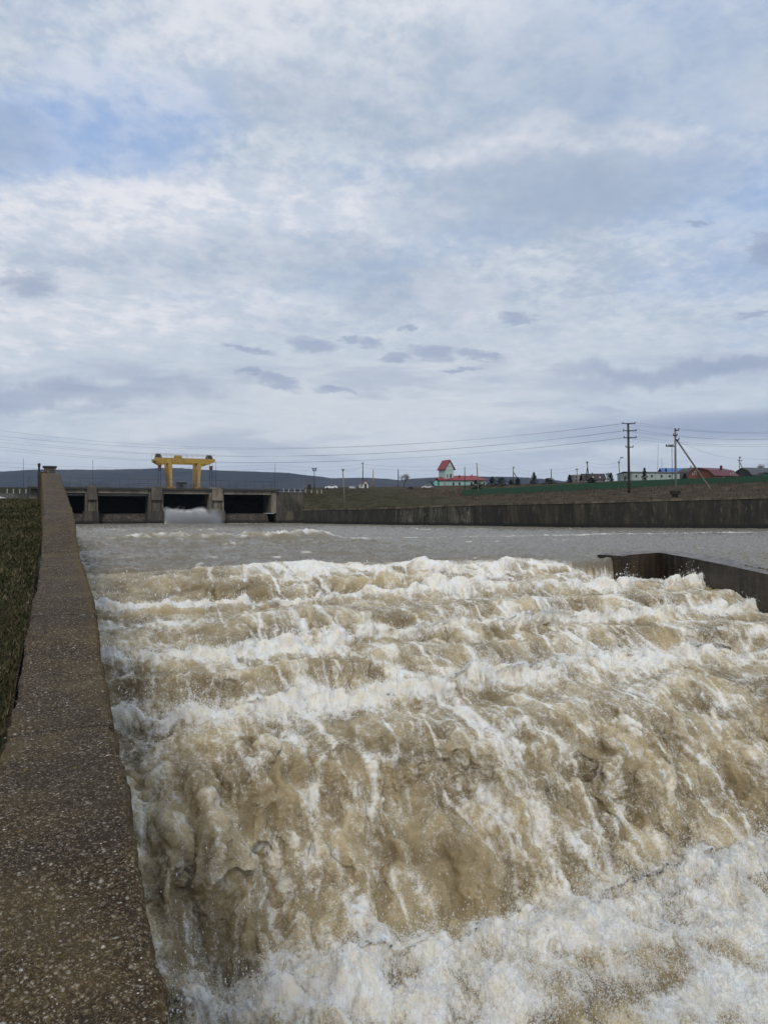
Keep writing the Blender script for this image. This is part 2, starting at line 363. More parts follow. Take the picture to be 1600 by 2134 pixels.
# ------------------------------------------------------------------ river and cascade
PROF = [(225, 3.0), (60, 3.0), (37.0, 3.0), (31.6, 3.95), (28.6, 4.0), (27.0, 4.95), (24.5, 5.05), (23.2, 6.2), (20.4, 6.4), (14.4, 9.9), (3.0, 10.3)]
LIPS = [(37.0, 31.6), (28.6, 27.0), (24.5, 23.2), (20.4, 14.4)]
def prof(Y):
    z = np.interp(Y, [p[0] for p in PROF[::-1]], [p[1] for p in PROF[::-1]])
    for (l, f), (h0, h1) in zip(LIPS, ((3.0, 3.95), (4.0, 4.95), (5.05, 6.2), (6.4, 9.9))):
        t = np.clip((l-Y)/(l-f), 0, 1); m = (Y <= l) & (Y >= f)
        z = np.where(m, h0+(h1-h0)*(t**1.5*.55+.45*(t*t*(3-2*t))), z)
    return z
WALLX = 0.25
def build_water():
    Ys = [200.0]
    # rows: spacing follows distance so that the mesh is fine where one stands near it
    Yd = np.linspace(225, 3, 60000); zd = -prof(Yd)
    ds = np.hypot(np.diff(Yd), np.diff(zd)); S = np.concatenate([[0], np.cumsum(ds)])
    dist = np.hypot(Yd*1.15, 6.0)
    slope = np.abs(np.gradient(zd, S))
    base = np.where(Yd > 40, 3.0, np.where(Yd > 16, 1.9, 1.5)); sp = dist/739*np.where(slope > .2, 1.15, base)
    sp = np.where(Yd < 9.2, sp*6, sp)
    cnt = np.concatenate([[0], np.cumsum(ds/sp[:-1])]); NR = int(cnt[-1])
    rows = np.interp(np.arange(NR), cnt, np.arange(len(Yd)))
    Yr = np.interp(rows, np.arange(len(Yd)), Yd); Sr = np.interp(rows, np.arange(len(Yd)), S)
    NC = 1050; g = np.linspace(0, 1.56, NC)
    print('water rows', NR)
    Y0 = np.repeat(Yr[:, None], NC, 1).astype(np.float32); s = np.repeat(Sr[:, None], NC, 1).astype(np.float32)
    X = (WALLX + g[None]*np.hypot(Y0, 8.0)).astype(np.float32)
    tY = np.gradient(Yr)/np.gradient(Sr); tz = np.gradient(-prof(Yr))/np.gradient(Sr)
    k = np.ones(9)/9; tY = np.convolve(np.pad(tY, 4, 'edge'), k, 'valid'); tz = np.convolve(np.pad(tz, 4, 'edge'), k, 'valid')
    ny = (-tz)*-1.0; nY = (tz[:, None]); nZ = (-tY[:, None]); nl = np.hypot(nY, nZ); nY, nZ = nY/nl, nZ/nl    # points up and downstream
    # meander of each lip and foot across the river
    wob = perlin(X/9.0, s/7.0, 2.2)*2.0 + perlin(X/3.2, s/3.5, 7.7)*1.1 + perlin(X/1.3, s/2.5, 7.9)*.35
    act = sstep(-Y0, -39.5, -36.0)                           # 0 on the upper pool, 1 on the cascade
    cross = sstep(X, 26.0, 29.5); wob = wob*act*(1-cross*sstep(Y0, 30, 34))
    Yl = Y0+wob
    calm = 1-act
    foot = np.zeros_like(X); hump = np.zeros_like(X); lip = np.zeros_like(X)
    for (l, f), amp, wd in zip(LIPS, (.62, .68, .7, .85), (.9, .7, 1.0, 2.0)):
        dd = (Y0-(f-.1))
        b = np.where(dd > 0, np.exp(-(dd/.4)**2), np.exp(-(dd/wd)**2))
        foot = np.maximum(foot, b); hump += amp*b
        lip = np.maximum(lip, np.exp(-((Y0-l)/.9)**2))
    foot = np.maximum(foot, sstep(-Y0, -14.4, -13.7)*.9)
    # ---- relief
    big = perlin(X/2.6, s/2.2, 1.0)
    wx = perlin(X*.9, s*.7, 20.)*.5; wy = perlin(X*.9, s*.7, 31.)*.5
    a, b_ = X+wx, s+wy
    puff = np.abs(perlin(a/1.25, b_/1.7, 3.))*1.0
    puff += np.abs(perlin(a/.62+4, b_/.8, 5.))*.5
    wx2 = perlin(X*3, s*3, 50.)*.12
    puff += np.abs(perlin(a/.3+9+wx2, b_/.36+wx2, 8.))*.27
    fine = np.abs(perlin(a/.15+wx2*3, b_/.17, 11.))*.13 + np.abs(perlin(a/.075+wx2*5, b_/.085, 14.))*.075 + np.abs(perlin(a/.04+wx2*5, b_/.045, 15.))*.04
    rib = np.sqrt(perlin(a/1.5+.3*big, s/7.5, 17.)**2+.006); rib2 = np.sqrt(perlin(a/.75, s/4.0, 19.)**2+.004)
    face = np.clip(np.abs(tz)[:, None]*1.4, 0, 1)
    bigface = sstep(-Y0, -21.5, -19.5)*sstep(Y0, 13.8, 15.2)
    D = act*(big*.34) + face*act*(rib*.4+rib2*.2) + bigface*(rib*.85+rib2*.35)
    jag = perlin(X/1.1, s/.9, 40.); jag2 = perlin(X/.42, s/.4, 44.)
    D += hump*np.maximum(.05, .7+1.0*jag+.45*jag2+1.1*perlin(X/3.5, s/3, 47.))*act
    D *= .82+.0*X
    # mean relief subtracted so that the levels stay
    D -= act*.08+bigface*.2
    # ---- standing waves and chop on the pool
    xr = X*.94+Y0*.34; yr = Y0*.94-X*.34
    ch = (1-np.abs(perlin(X/2.6, Y0/1.3, 60.)))**2*.2+(1-np.abs(perlin(xr/1.1, yr/.55, 62.)))**2*.13+fbm(X/.5, Y0/.28, 64., 3, .6)*.075
    roll = np.exp(-((Y0-76-2.5*perlin(X/9., 0*X, 70.))/3.0)**2)*(.35+.5*perlin(X/9., Y0/5., 71.)+.55*(1-2*np.abs(perlin(X/2.6, Y0/2.2, 171.)))**2) + np.exp(-((Y0-63)/3.)**2)*(.1+.3*perlin(X/7., Y0/5., 72.)+.35*(1-2*np.abs(perlin(X/2.1, Y0/1.8, 172.)))**2) \
        + np.exp(-((Y0-112)/6.)**2)*(.3+.5*perlin(X/5., Y0/6., 73.))
    roll += np.exp(-((Y0-47)/4.)**2)*(.12+.35*perlin(X/4., Y0/3., 74.))
    swell = perlin(X/6, Y0/3.5, 75.)*.2+np.exp(-((Y0-93)/4.)**2)*.35*(1-2*np.abs(perlin(X/4., Y0/3., 175.)))+np.exp(-((Y0-53)/2.5)**2)*.22*(1-2*np.abs(perlin(X/3., Y0/2., 176.)))
    chw = (1-act)*(ch+np.maximum(roll, -.1)+swell)
    D = D+chw - (1-act)*.12
    crest = sstep(-X, -29.5, -26.5)*np.exp(-((Y0-36.2)/1.5)**2)*(1+1.3*perlin(X/3.2, Y0/2, 80.)+.5*perlin(X/1.2, Y0/1, 81.))*.32*sstep(X, 3, 9)
    D += crest
    Yn = Yl+nY*D*1.0 - act*D*.35
    xw = np.interp(Y0, [9, 15, 19.5, 25.2, 29, 33.2, 36.3, 36.5], [26.5, 28.4, 29.9, 31.9, 33.2, 34.6, 35.4, 99])
    outer = X > xw+.8
    hb = prof(Y0)
    cross = sstep(X, 26.0, 29.5)
    Yb = np.interp(X, [29, 30.3, 32.5, 35.4, 40], [35.5, 35.75, 36.45, 36.95, 37.])
    drop = np.maximum(hb, 3+1.25*cross*sstep(Yb-Y0, -.1, .15))
    hb = np.where(Y0 < Yb+.1, drop, 3.0*cross+hb*(1-cross)); hb = np.where(outer, 3.0, hb)
    pool = np.maximum(outer*1.0, cross*(Y0 > Yb))
    D = D*(1-pool)+pool*((ch-.1)*.8); act = act*(1-pool); Yn = np.where(pool > .5, Y0, Yn); calm = np.maximum(calm, pool); foot = foot*(1-pool); lip = lip*(1-pool)
    z = H-hb+nZ*D
    # water against the right-hand walls
    hi = (X > 29.5) & (Y0 > 35.9) & (Y0 < 41)
    # ---- boiling lobes: three rounds of rounded relief pushed out along the true surface normal
    P = np.stack([X, Yn, z], -1).astype(np.float32)
    def normals(P):
        a1 = np.gradient(P, axis=0); a2 = np.gradient(P, axis=1); n = np.cross(a2, a1); n /= np.maximum(np.linalg.norm(n, axis=-1, keepdims=True), 1e-9)
        return n*np.sign(n[..., 2:3]+1e-6)*np.where(np.abs(n[..., 2:3]) > -1, 1, 1)
    def ab(sc, sy, sz, k, w=0.0, e=.0):
        return np.sqrt(perlin(P[..., 0]/sc+k+w, P[..., 1]/(sc*sy)+k*.7, P[..., 2]/(sc*sz)+k*1.3)**2+e*e)-e*.7
    n = normals(P); w1 = perlin(P[..., 0]*1.1, P[..., 1]*1.1, P[..., 2]*1.1)*.55
    l1 = ab(1.45, 1.3, 2.1, 3., w1, .09); l2 = ab(.72, 1.15, 1.7, 9., w1*1.6, .06)
    gain = act*(.5+.3*bigface)*(1-.4*foot)*(1-.5*lip)*(.35+.65*sstep(X, 2.5, 9)*sstep(Y0, 26, 31)+.65*sstep(-Y0, -31, -26)).clip(0, 1)
    P = P+n*(gain*(1+.6*sstep(Y0, 20.5, 23)*sstep(X, 3, 7))*(l1*.62+l2*.34-.19))[..., None]
    n = normals(P); w2 = perlin(P[..., 0]*3.5, P[..., 1]*3.5, P[..., 2]*3.5)*.5
    l3 = ab(.40, 1, 1.3, 15., w2, .03); l4 = ab(.21, 1, 1.2, 21., w2*1.5)
    P = P+n*(act*(.6-.1*foot)*(1-.4*lip)*(l3*.18+l4*.11-.06))[..., None]
    n = normals(P)
    l5 = ab(.105, 1, 1, 27., w2*2); l6 = ab(.055, 1, 1, 33., w2*2); l7 = ab(.03, 1, 1, 39., w2)
    froth = .4+.6*foot
    P = P+n*(act*froth*(l5*.10+l6*.055+l7*.028-.03))[..., None]
    calmc = np.maximum(1-sstep(-Y0+3.5*perlin(X/5., Y0/3., 181.)+1.5*perlin(X/1.4, Y0/1.2, 182.), -42.5, -35.5), pool)
    P[..., 0] = np.maximum(P[..., 0], np.where(X < 3, .28, P[..., 0]))
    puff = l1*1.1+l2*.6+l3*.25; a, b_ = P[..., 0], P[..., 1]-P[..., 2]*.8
    # ---- foam
    rid = 1-np.abs(perlin(a/.9+wx2*2, b_/1.3, 90.))*2.2
    rid2 = 1-np.abs(perlin(a/.42+wx2*3, b_/.6+wx2*2, 92.))*2.2
    rid3 = 1-np.abs(perlin(a/.2+wx2*4, b_/.26, 94.))*2.4
    pat = perlin(X/2.2, s/2.0, 96.)*.5+.5
    top = np.clip(puff-.38, 0, 1)
    fo = act*(.06+.2*pat + .26*np.clip(rid, 0, 1)**5+.2*np.clip(rid2, 0, 1)**5+.16*np.clip(rid3, 0, 1)**4 + top*.35)
    flow = perlin((X+wx*.5)/.55, s/6.0, 101.); strk = np.clip(1-np.abs(flow)*9, 0, 1)*np.clip(.4+perlin(X/2, s/2.5, 102.)*1.4, 0, 1)
    flow2 = perlin((X+wx*.4)/1.7, s/9.0, 103.); strk2 = np.clip(1-np.abs(flow2)*14, 0, 1)
    fo += act*(1-foot)*(strk*.3+strk2*.4*sstep(X, 3, 6))
    fo += foot*(.56-.1*sstep(-Y0, -16, -15)+.6*jag+.5*perlin(X/4., s/3., 48.)) ; fo += lip*act*.10*(1+jag)
    fo += np.exp(-((Y0-35.6)/1.8)**2)*(.10+.3*sstep(X, 5, 11))*(1+1.6*perlin(X/2.6, Y0/1, 82.))*(1-pool)
    fo -= bigface*.08
    patch = sstep(perlin(X/3.0+2.2, s/2.2, 98.)+.25*perlin(X/.8, s/.7, 198.), -.08, .3)*sstep(-Y0, -13.4, -12.6); fo -= patch*.55
    fo -= act*sstep(-perlin(X/3.6, s/2.6, 99.), .1, .4)*.22*(1-foot)
    c1 = np.clip(rid2, 0, 1)**6*.3
    fo += (1-act)*(np.clip(roll, 0, 1)*.7*(1+perlin(X/1.5, Y0/1.5, 83.)) + (sstep(perlin(X/5., Y0/4., 84.)+.6*perlin(X/1.2, Y0/.9, 85.), .42, .8))*.35 + .03)
    fo += (1-act)*(1-pool)*(sstep(-Y0, -60, -38)*.16*(1+perlin(X/1.8, Y0/1.3, 183.)) + np.clip(perlin(X/1.3, Y0/.8, 184.)-.42, 0, 1)*1.5)
    # foam blown off the gate, lying along the dam foot
    fo += (1-act)*np.exp(-((Y0-186)/3.)**2)*(.7)*sstep(X, 12, 24)*sstep(-X, -56, -44)
    fo -= sstep(-X, -13, -5)*(Y0 > 30.0)*act*.3*(1-foot)
    fo -= act*(1-foot)*sstep(Y0, 20, 22)*.09
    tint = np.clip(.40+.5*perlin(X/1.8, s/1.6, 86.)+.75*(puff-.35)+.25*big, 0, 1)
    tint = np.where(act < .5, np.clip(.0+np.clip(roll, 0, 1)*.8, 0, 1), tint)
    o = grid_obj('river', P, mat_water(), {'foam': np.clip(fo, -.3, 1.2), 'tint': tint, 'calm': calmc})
    tag(o, kind='structure')
    # ---- flying droplets and torn splashes, thickest over each white band
    nrm = nr = P.shape[0]; pr = (1-pool)*(foot*(.4+np.clip(jag+.3, 0, 1)) + np.exp(-((Y0-36)/1.3)**2)*.25 + act*.02 + bigface*.02)
    pr = pr*act*np.where(Y0 < 9.5, 0, 1)
    wgt = pr.reshape(-1)**1.5; cum = np.cumsum(wgt); N = 230000
    pick = np.searchsorted(cum, RNG.rand(N)*cum[-1]); pick = np.clip(pick, 0, P.shape[0]*P.shape[1]-1)
    B = P.reshape(-1, 3)[pick]; dist = np.hypot(B[:, 0], B[:, 1])
    fz = foot.reshape(-1)[pick]
    hgt = RNG.exponential(1, N)**1.1*(.04+.17*fz)*(.8+.7*(B[:, 1] < 17))
    clump = np.clip(perlin(B[:, 0]*1.5, B[:, 1]*1.5, 5.5)*2.2+.6+perlin(B[:, 0]*5, B[:, 1]*5, 6.5)*1.2, .05, 3)
    C = B+np.stack([RNG.normal(size=N)*.07, RNG.normal(size=N)*.15-.1*hgt, hgt*clump+.01], -1)
    size = (.0035+.011*RNG.rand(N)**6*1.6)*(.5+dist/26)
    tet = np.array([(1, 1, 1), (-1, -1, 1), (-1, 1, -1), (1, -1, -1)])/1.7
    st = np.stack([np.ones(N), np.ones(N), 1+2*RNG.rand(N)**2], -1)
    V = C[:, None, :]+tet[None]*size[:, None, None]*st[:, None, :]
    o = soup('spray', V, [(0, 1, 2), (0, 3, 1), (0, 2, 3), (1, 3, 2)], mat_spray())
    tag(o, 'white spray droplets thrown up along the foam of the cascade', 'spray', kind='stuff')
    return P
WP = build_water()

# ------------------------------------------------------------------ left training wall the photographer stands on
ST = [(0.2, 1.62), (1.2, 1.6), (2.22, 1.54), (2.87, 1.38), (3.47, 1.32), (4.2, 1.29), (4.74, 1.27), (5.7, 1.22), (6.36, 1.12), (7.9, .95), (10.2, .88), (13, .76), (15.9, .14), (20.1, -.3), (30.8, -1.62), (40, -1.62), (60, -1.62), (212, -1.62)]
wy_ = [d/CY for d, h in ST]; wh_ = [-h for d, h in ST]
def walltop(Y): return H+np.interp(Y, wy_, wh_)
def build_wall():
    Ys = np.concatenate([np.arange(-3, 1, .1), np.arange(1, 9, .03), np.arange(9, 36, .12), np.arange(36, 174, 3.)])
    prof_ = []                                     # cross-section: left foot, left edge, top, right edge, right foot
    xs_top = np.linspace(-.35, .35, 24)
    cs = [(-.36, -3.0), (-.355, -.6), (-.352, -.2), (-.352, -.06), (-.345, -.02)] + [(x, 0) for x in xs_top[1:-1]] + [(.345, -.02), (.352, -.06), (.352, -.15), (.356, -.5), (.36, -12)]
    P = np.zeros((len(Ys), len(cs), 3), np.float32)
    zt = walltop(Ys); k = np.array([1, 2, 3, 2, 1])/9.; zt = np.convolve(np.pad(zt, 2, 'edge'), k, 'valid')
    xo = np.interp(Ys, [0, 10, 20, 34, 60, 174], [0, .05, .02, -.2, -.2, -.2])
    for j, (x, dz) in enumerate(cs):
        e = min(1, abs(x)/.35)**6
        xl_ = np.interp(Ys, [2, 4.6, 11, 17, 34], [.30, .285, .255, .28, .35])/.35; xr_ = np.interp(Ys, [2, 4.6, 11], [.31, .305, .35])/.35
        X = x*(xl_ if x < 0 else xr_)+xo; n = fbm(Ys*2.2, Ys*0+x*2.2+3, dz*2., 4, .55)
        n2 = fbm(Ys*14, Ys*0+x*14, dz*9., 3, .6)
        P[:, j, 0] = X + e*(n*.022+n2*.012-np.clip(fbm(Ys*5., Ys*0+x*9, 5., 3)-.25, 0, 1)*.05)*np.sign(x)
        P[:, j, 1] = Ys
        P[:, j, 2] = zt + dz + (n*.008+n2*.0035)*(dz > -.5) - e*np.abs(n2)*.02
        if dz < -2: P[:, j, 2] = (H-13) if x > 0 else zt-2.2
    o = grid_obj('retaining_wall', P, mat_wall(), smooth=False)
    tag(o, 'long rough pebbled concrete wall climbing away from the viewer on the left of the rapids', 'wall')
    return zt, Ys
build_wall()
def pebbles():
    N = 5200; Y = 1.9+RNG.rand(N)**1.7*12; X = (RNG.rand(N)-.5)*.54
    Z = walltop(Y)-.001; r = .0022+.0065*RNG.rand(N)**5
    r[:9] = .011
    u = np.array([(0, 0, 1), (1, 0, 0), (0, 1, 0), (-1, 0, 0), (0, -1, 0), (0, 0, -1)], float)
    ang = RNG.rand(N)*6.28; ca, sa = np.cos(ang), np.sin(ang)
    V = np.repeat(u[None], N, 0)*(r[:, None, None]*np.stack([1+RNG.rand(N)*.7, np.ones(N), .55+0*ang], -1)[:, None, :])
    V = np.stack([V[..., 0]*ca[:, None]-V[..., 1]*sa[:, None], V[..., 0]*sa[:, None]+V[..., 1]*ca[:, None], V[..., 2]], -1)
    V += np.stack([X, Y, Z], -1)[:, None, :]
    def f(t, b, o):
        pos = t.n('ShaderNodeNewGeometry').outputs['Random Per Island']
        t.put(b, 'Base Color', t.ramp(pos, [(0, (.05, .04, .035)), (.35, (.12, .085, .06)), (.5, (.17, .14, .11)), (.62, (.14, .06, .035)), (.8, (.24, .21, .17)), (.93, (.42, .38, .32)), (1, (.62, .58, .52))])); t.put(b, 'Roughness', .6)
    o = soup('loose_pebbles', V, [(0, 1, 2), (0, 2, 3), (0, 3, 4), (0, 4, 1), (5, 2, 1), (5, 3, 2), (5, 4, 3), (5, 1, 4)], mat('pebbles', f), True)
    tag(o, 'small pale and brown pebbles set in the top of the near concrete wall', 'pebbles', kind='stuff')
pebbles()

# ------------------------------------------------------------------ grassy ground left of the wall
def grassmat(name, c1, c2, c3, sc=1.0):
    def f(t, b, o):
        pos = t.n('ShaderNodeNewGeometry').outputs['Position']
        n = t.noise(pos, 1.3*sc, 6, .65); n2 = t.noise(pos, .22*sc, 4, .6); n3 = t.noise(pos, 9*sc, 4, .7)
        c = t.mix(t.ss(n, .35, .65), c1, c2); c = t.mix(t.ss(n2, .42, .62), c, c3)
        c = t.mix(t.ss(n3, .45, .75, 0, .6), c, tuple(x*.35 for x in c1))
        t.put(b, 'Base Color', c); t.put(b, 'Roughness', .95); t.put(b, 'Specular IOR Level', .1)
        t.put(b, 'Normal', t.n('ShaderNodeBump', i={'Strength': .9, 'Distance': .25, 'Height': t.m('ADD', n, n3)}))
    return mat(name, f)
def leftz(X, Y):
    wt = walltop(Y)-H
    a = np.interp(Y, [0, 4, 8, 12, 20, 34, 60, 120, 172, 240], [-2.1, -1.9, -1.65, -1.5, -.9, .2, .8, 1.7, 2.3, 4.6])
    return H+a+np.clip(-X-.4, 0, 20)*.01+fbm(X*.5, Y*.5, 1., 4)*.09
def build_left():
    ys = np.concatenate([np.arange(-2, 30, .15), np.arange(30, 196, .8)]); xs = -np.concatenate([np.linspace(.34, 3, 30), np.linspace(3.2, 60, 50)])
    Y, X = np.meshgrid(ys, xs, indexing='ij'); Y = Y.astype(np.float32); X = X.astype(np.float32)
    o = grid_obj('ground', np.stack([X, Y, leftz(X, Y)], -1), grassmat('left grass ground', (.050, .043, .022), (.095, .072, .042), (.018, .024, .009)))
    tag(o, kind='structure')
    # blades and dead stalks
    N = 75000; Yb = 2+RNG.rand(N)**1.5*80; Xb = -.37-RNG.rand(N)**1.3*np.where(RNG.rand(N) < .5, .25+Yb*.095, 7+Yb*.1)
    Zb = leftz(Xb.astype(np.float32), Yb.astype(np.float32)); h = (.025+.06*RNG.rand(N)**2)*(1+Yb/60); wd = (.003+.003*RNG.rand(N))*(1+Yb/6)
    a = RNG.rand(N)*6.28; lean = RNG.normal(size=(N, 2))*h[:, None]*.6
    V = np.zeros((N, 3, 3)); V[:, 0] = np.stack([Xb-wd*np.cos(a), Yb-wd*np.sin(a), Zb-.01], -1); V[:, 1] = np.stack([Xb+wd*np.cos(a), Yb+wd*np.sin(a), Zb-.01], -1)
    V[:, 2] = np.stack([Xb+lean[:, 0], Yb+lean[:, 1], Zb+h], -1); V[:, 2, 0] = np.minimum(V[:, 2, 0], -.365)
    def f(t, b, o):
        g = t.n('ShaderNodeNewGeometry'); pos = g.outputs['Position']
        n = t.noise(pos, .8, 4, .6)
        c = t.ramp(g.outputs['Random Per Island'], [(0, (.03, .036, .012)), (.4, (.055, .058, .022)), (.7, (.10, .078, .042)), (1, (.19, .15, .09))])
        t.put(b, 'Base Color', t.mix(t.ss(n, .45, .65, 0, .75), c, (.02, .032, .008))); t.put(b, 'Roughness', .8); t.put(b, 'Specular IOR Level', .15)
    o = soup('grass', V, [(0, 1, 2)], mat('grass blades', f))
    tag(o, 'dark rough grass on the slope left of the pebbled wall', 'grass', kind='stuff')
build_left()

# ------------------------------------------------------------------ colours used below
CONC = stained('dam concrete', (.22, .185, .135), (.05, .042, .033), (.38, .34, .28), 1.0, .45, .7, .5, zw=9.2)
CONCD = stained('pier base concrete', (.085, .07, .052), (.025, .022, .018), (.15, .13, .10), 1.0, .4, .66, .3, zw=9.2)
BEAM = stained('bridge beam', (.34, .30, .235), (.12, .10, .08), (.42, .38, .32), .6, .55, .85, .3)
APRON = stained('gate apron', (.12, .095, .07), (.03, .024, .02), (.36, .34, .31), 1.6, .4, .62, .75, zw=9.2)
DARK = plain('dark steel', (.012, .012, .013), .6, 0, .3)
WING = stained('wing concrete', (.13, .112, .082), (.03, .026, .02), (.27, .24, .19), 1.2, .42, .62, .5, zw=9.2)
GATE = mat('gate bay shade', lambda t, b, o: (t.put(b, 'Base Color', (.006, .006, .006)), t.put(b, 'Specular IOR Level', .02), t.put(b, 'Roughness', .9)))  # near black puts the shade inside the bays into the colour
DECK = plain('deck edge', (.04, .037, .033), .9, 0, .5, 2.0)
RAIL = plain('rail steel', (.045, .05, .06), .6, 0, .1)
QUAY = stained('quay concrete', (.052, .042, .022), (.010, .009, .006), (.17, .155, .115), .9, .36, .62, .4, zw=9.1)
QUAYL = stained('pale quay concrete', (.085, .078, .055), (.014, .012, .008), (.26, .25, .21), 1.3, .44, .6, .75, zw=9.1)
QUAYM = stained('mossy quay concrete', (.052, .047, .030), (.013, .011, .008), (.14, .13, .09), 1.0, .42, .66, .35, zw=9.1)
PIERW = stained('wet pier concrete', (.040, .030, .020), (.010, .008, .006), (.10, .075, .05), .9, .36, .62, .25)
PIERT = plain('lit wet pier top', (.16, .15, .14), .35, 0, .4)  # pale tone has the light on the wall top painted in
YEL = plain('yellow paint', (.44, .27, .05), .5, 0, .45, 1.5, streak=.35)
YELD = plain('old yellow paint', (.30, .15, .02), .6, 0, .6, 1.5, streak=.5)
POLE = plain('pole concrete', (.20, .185, .16), .9, 0, .4, 1.0, streak=.4)
POLED = plain('dark wooden pole', (.05, .042, .036), .9, 0, .4, 1.0)
WHITE = plain('white paint', (.62, .61, .58), .6, 0, .2)
MINT = plain('mint plaster', (.26, .44, .38), .8, 0, .12, .7)
REDR = plain('red roof', (.24, .022, .025), .5, 0, .2, .8)
MAROON = plain('maroon roof', (.115, .022, .028), .5, 0, .2, .8)
BRICK = plain('red brick', (.17, .06, .035), .9, 0, .3, 2)
GREYR = plain('grey roof', (.07, .065, .065), .8, 0, .4, .8)
BLUER = plain('blue roof', (.07, .16, .40), .5, 0, .15, .8)
GLASS = plain('dark window glass', (.02, .025, .03), .12, 0, .1)
GREENF = plain('green fence sheet', (.012, .058, .025), .55, 0, .25, .8)
BARK = plain('bark', (.045, .035, .03), .95, 0, .3)

# ------------------------------------------------------------------ dam with its road deck
DY = 190.0
def X_at(px, Y=DY): return onY(px, HZ, Y).x
def build_dam():
    dam = thing('dam', 'low grey concrete dam with open dark bays across the far end of the pool', 'dam', (X_at(350), DY, 9.0))
    zd = H+5.75; zb = H+4.55; zw = 8.0
    # deck, slightly ragged edge, with the beam under it
    x0, x1 = X_at(58), X_at(581)
    MB().box(((x0+x1)/2, DY+6.4, zd+.25-.35), (x1-x0, 13.6, .5)).build('deck', DECK, dam)
    xs = [X_at(130), X_at(205), X_at(310), X_at(445), X_at(570)]
    pieces('road_beam', [(((a+b)/2, DY+.55, (zd-.35+zb)/2), (b-a-.12, .5, zd-.35-zb-.02)) for a, b in zip(xs[:-1], xs[1:])], BEAM, dam)
    for a, b in ((178, 205), (311, 341), (437, 467), (566, 576)):
        xa, xb = X_at(a), X_at(b)
        MB().box(((xa+xb)/2, DY+6.2, (zb+9+3.4)/2+.5), (xb-xa, 12.2, zb-9-1.0)).build('pier', CONC, dam)
        if b-a > 15:
            MB().box(((xa+xb)/2-.1, DY+4.9, 9.6), (xb-xa+.75, 12, 5.2), top=.93, topy=.97).build('pier_base', CONCD, dam)
            MB().box(((xa+xb)/2+.1, DY-.1, (zd+zb)/2-.7), ((xb-xa)*.72, 1.0, 3.0)).build('pier_head', CONC, dam)
            pieces('guide_rail', [((xa+(xb-xa)*k, DY-.02, zb-2.2), (.22, .3, 4.6)) for k in (.18, .82)], CONCD, dam)
    # bays: sill apron below, gate behind coloured near black for the shade of the bay
    for i, (a, b) in enumerate(((110, 178), (205, 311), (341, 437), (467, 566))):
        xa, xb = X_at(a), X_at(b); xm = (xa+xb)/2; wdt = xb-xa-.05
        if i != 2:
            m = MB(); top = H-.35
            P = [(xa+.02, DY+5.5, top), (xb-.02, DY+5.5, top), (xb-.02, DY+4.9, top-.15), (xa+.02, DY+4.9, top-.15), (xb-.02, DY+1.0, 8.2), (xa+.02, DY+1.0, 8.2), (xb-.02, DY+5.5, 8.2), (xa+.02, DY+5.5, 8.2)]
            m.add(P, [(0, 1, 2, 3), (3, 2, 4, 5), (0, 7, 6, 1), (0, 3, 5, 7), (1, 6, 4, 2), (5, 4, 6, 7)])
            m.build('apron', APRON, dam)
        MB().box((xm, DY+8.4, (zb+10)/2), (wdt, .3, zb-8)).build('sluice_gate', GATE, dam)
        pieces('gate_rib', [((xm, DY+8.15, H+.8+k*1.2), (wdt, .2, .14)) for k in range(3)], GATE, dam)
        if i < 2: MB().box((xm, DY+2.0, zb-.35), (wdt, .3, .55)).build('service_pipe', plain('pale girder', (.22, .22, .22), .7), dam)
    MB().box(((x0+X_at(110))/2, DY+7, 12.5), (X_at(110)-x0, 11, 9.9)).build('abutment', CONC, dam)
    # wing wall at the right
    xa, xb = X_at(576)+.02, X_at(640); zt = H+5.3
    MB().box(((xa+xb)/2, DY+1.4, (zt+8)/2), (xb-xa, 1.6, zt-8)).build('wing_wall', WING, dam)
    MB().box(((xa+xb)/2, DY+.45, 9.9), (xb-xa, 1.0, 4.6)).build('wing_footing', WING, dam)
    # railing along the deck
    rl = thing('deck_railing', 'thin steel railing along the upstream road deck of the dam', 'railing', (X_at(350), DY+.4, zd+.2))
    pieces('rail_post', [((X, DY+.4, zd+1.25), (.07, .07, 2.2)) for X in np.arange(X_at(60), X_at(575), 2.22)], RAIL, rl)
    pieces('handrail', [(((x0+x1)/2, DY+.4, zd+zz), (x1-x0, .05, .06)) for zz in (.35, 1.25, 2.3)], RAIL, rl)
    rb = thing('rear_railing', 'far side railing of the dam deck beyond the crane', 'railing', (X_at(350), DY+12.7, zd+.2))
    pieces('rail_post', [((X, DY+12.7, zd+.7), (.08, .08, 1.1)) for X in np.arange(X_at(60), X_at(575), 3.0)], RAIL, rb)
    pieces('handrail', [(((x0+x1)/2, DY+12.7, zd+1.2), (x1-x0, .05, .07))], RAIL, rb)
    # mist and jet from the third bay
    xa, xb = X_at(341), X_at(470)
    N = 46; us = np.linspace(0, 1, 90); vs = np.linspace(0, 1, N); U_, V_ = np.meshgrid(us, vs)
    U_ = U_.astype(np.float32); V_ = V_.astype(np.float32)
    Xj = X_at(342)+(X_at(436)-X_at(342))*U_; tp = np.interp(U_, [0, .12, .3, .5, .68, .82, 1], [1.2, 1.3, .9, .6, .8, 1.4, 1.3]); Zj = H+tp*(1-V_)-V_*3.6+.25*perlin(U_*6, V_*2, 4.)+.14*perlin(U_*23, V_*5, 6.); Yj = DY+5.2-8.0*V_**.9+.5*perlin(U_*9, V_*3, 8.)
    jm = mat('jet', lambda t, b, o: (t.put(b, 'Base Color', (.8, .8, .79)), t.put(b, 'Roughness', .8)))
    j = grid_obj('jet', np.stack([Xj, Yj, Zj], -1), jm); j.name = 'water_jet'
    tag(j, 'white torrent pouring out of the third bay of the dam', 'torrent', kind='stuff')
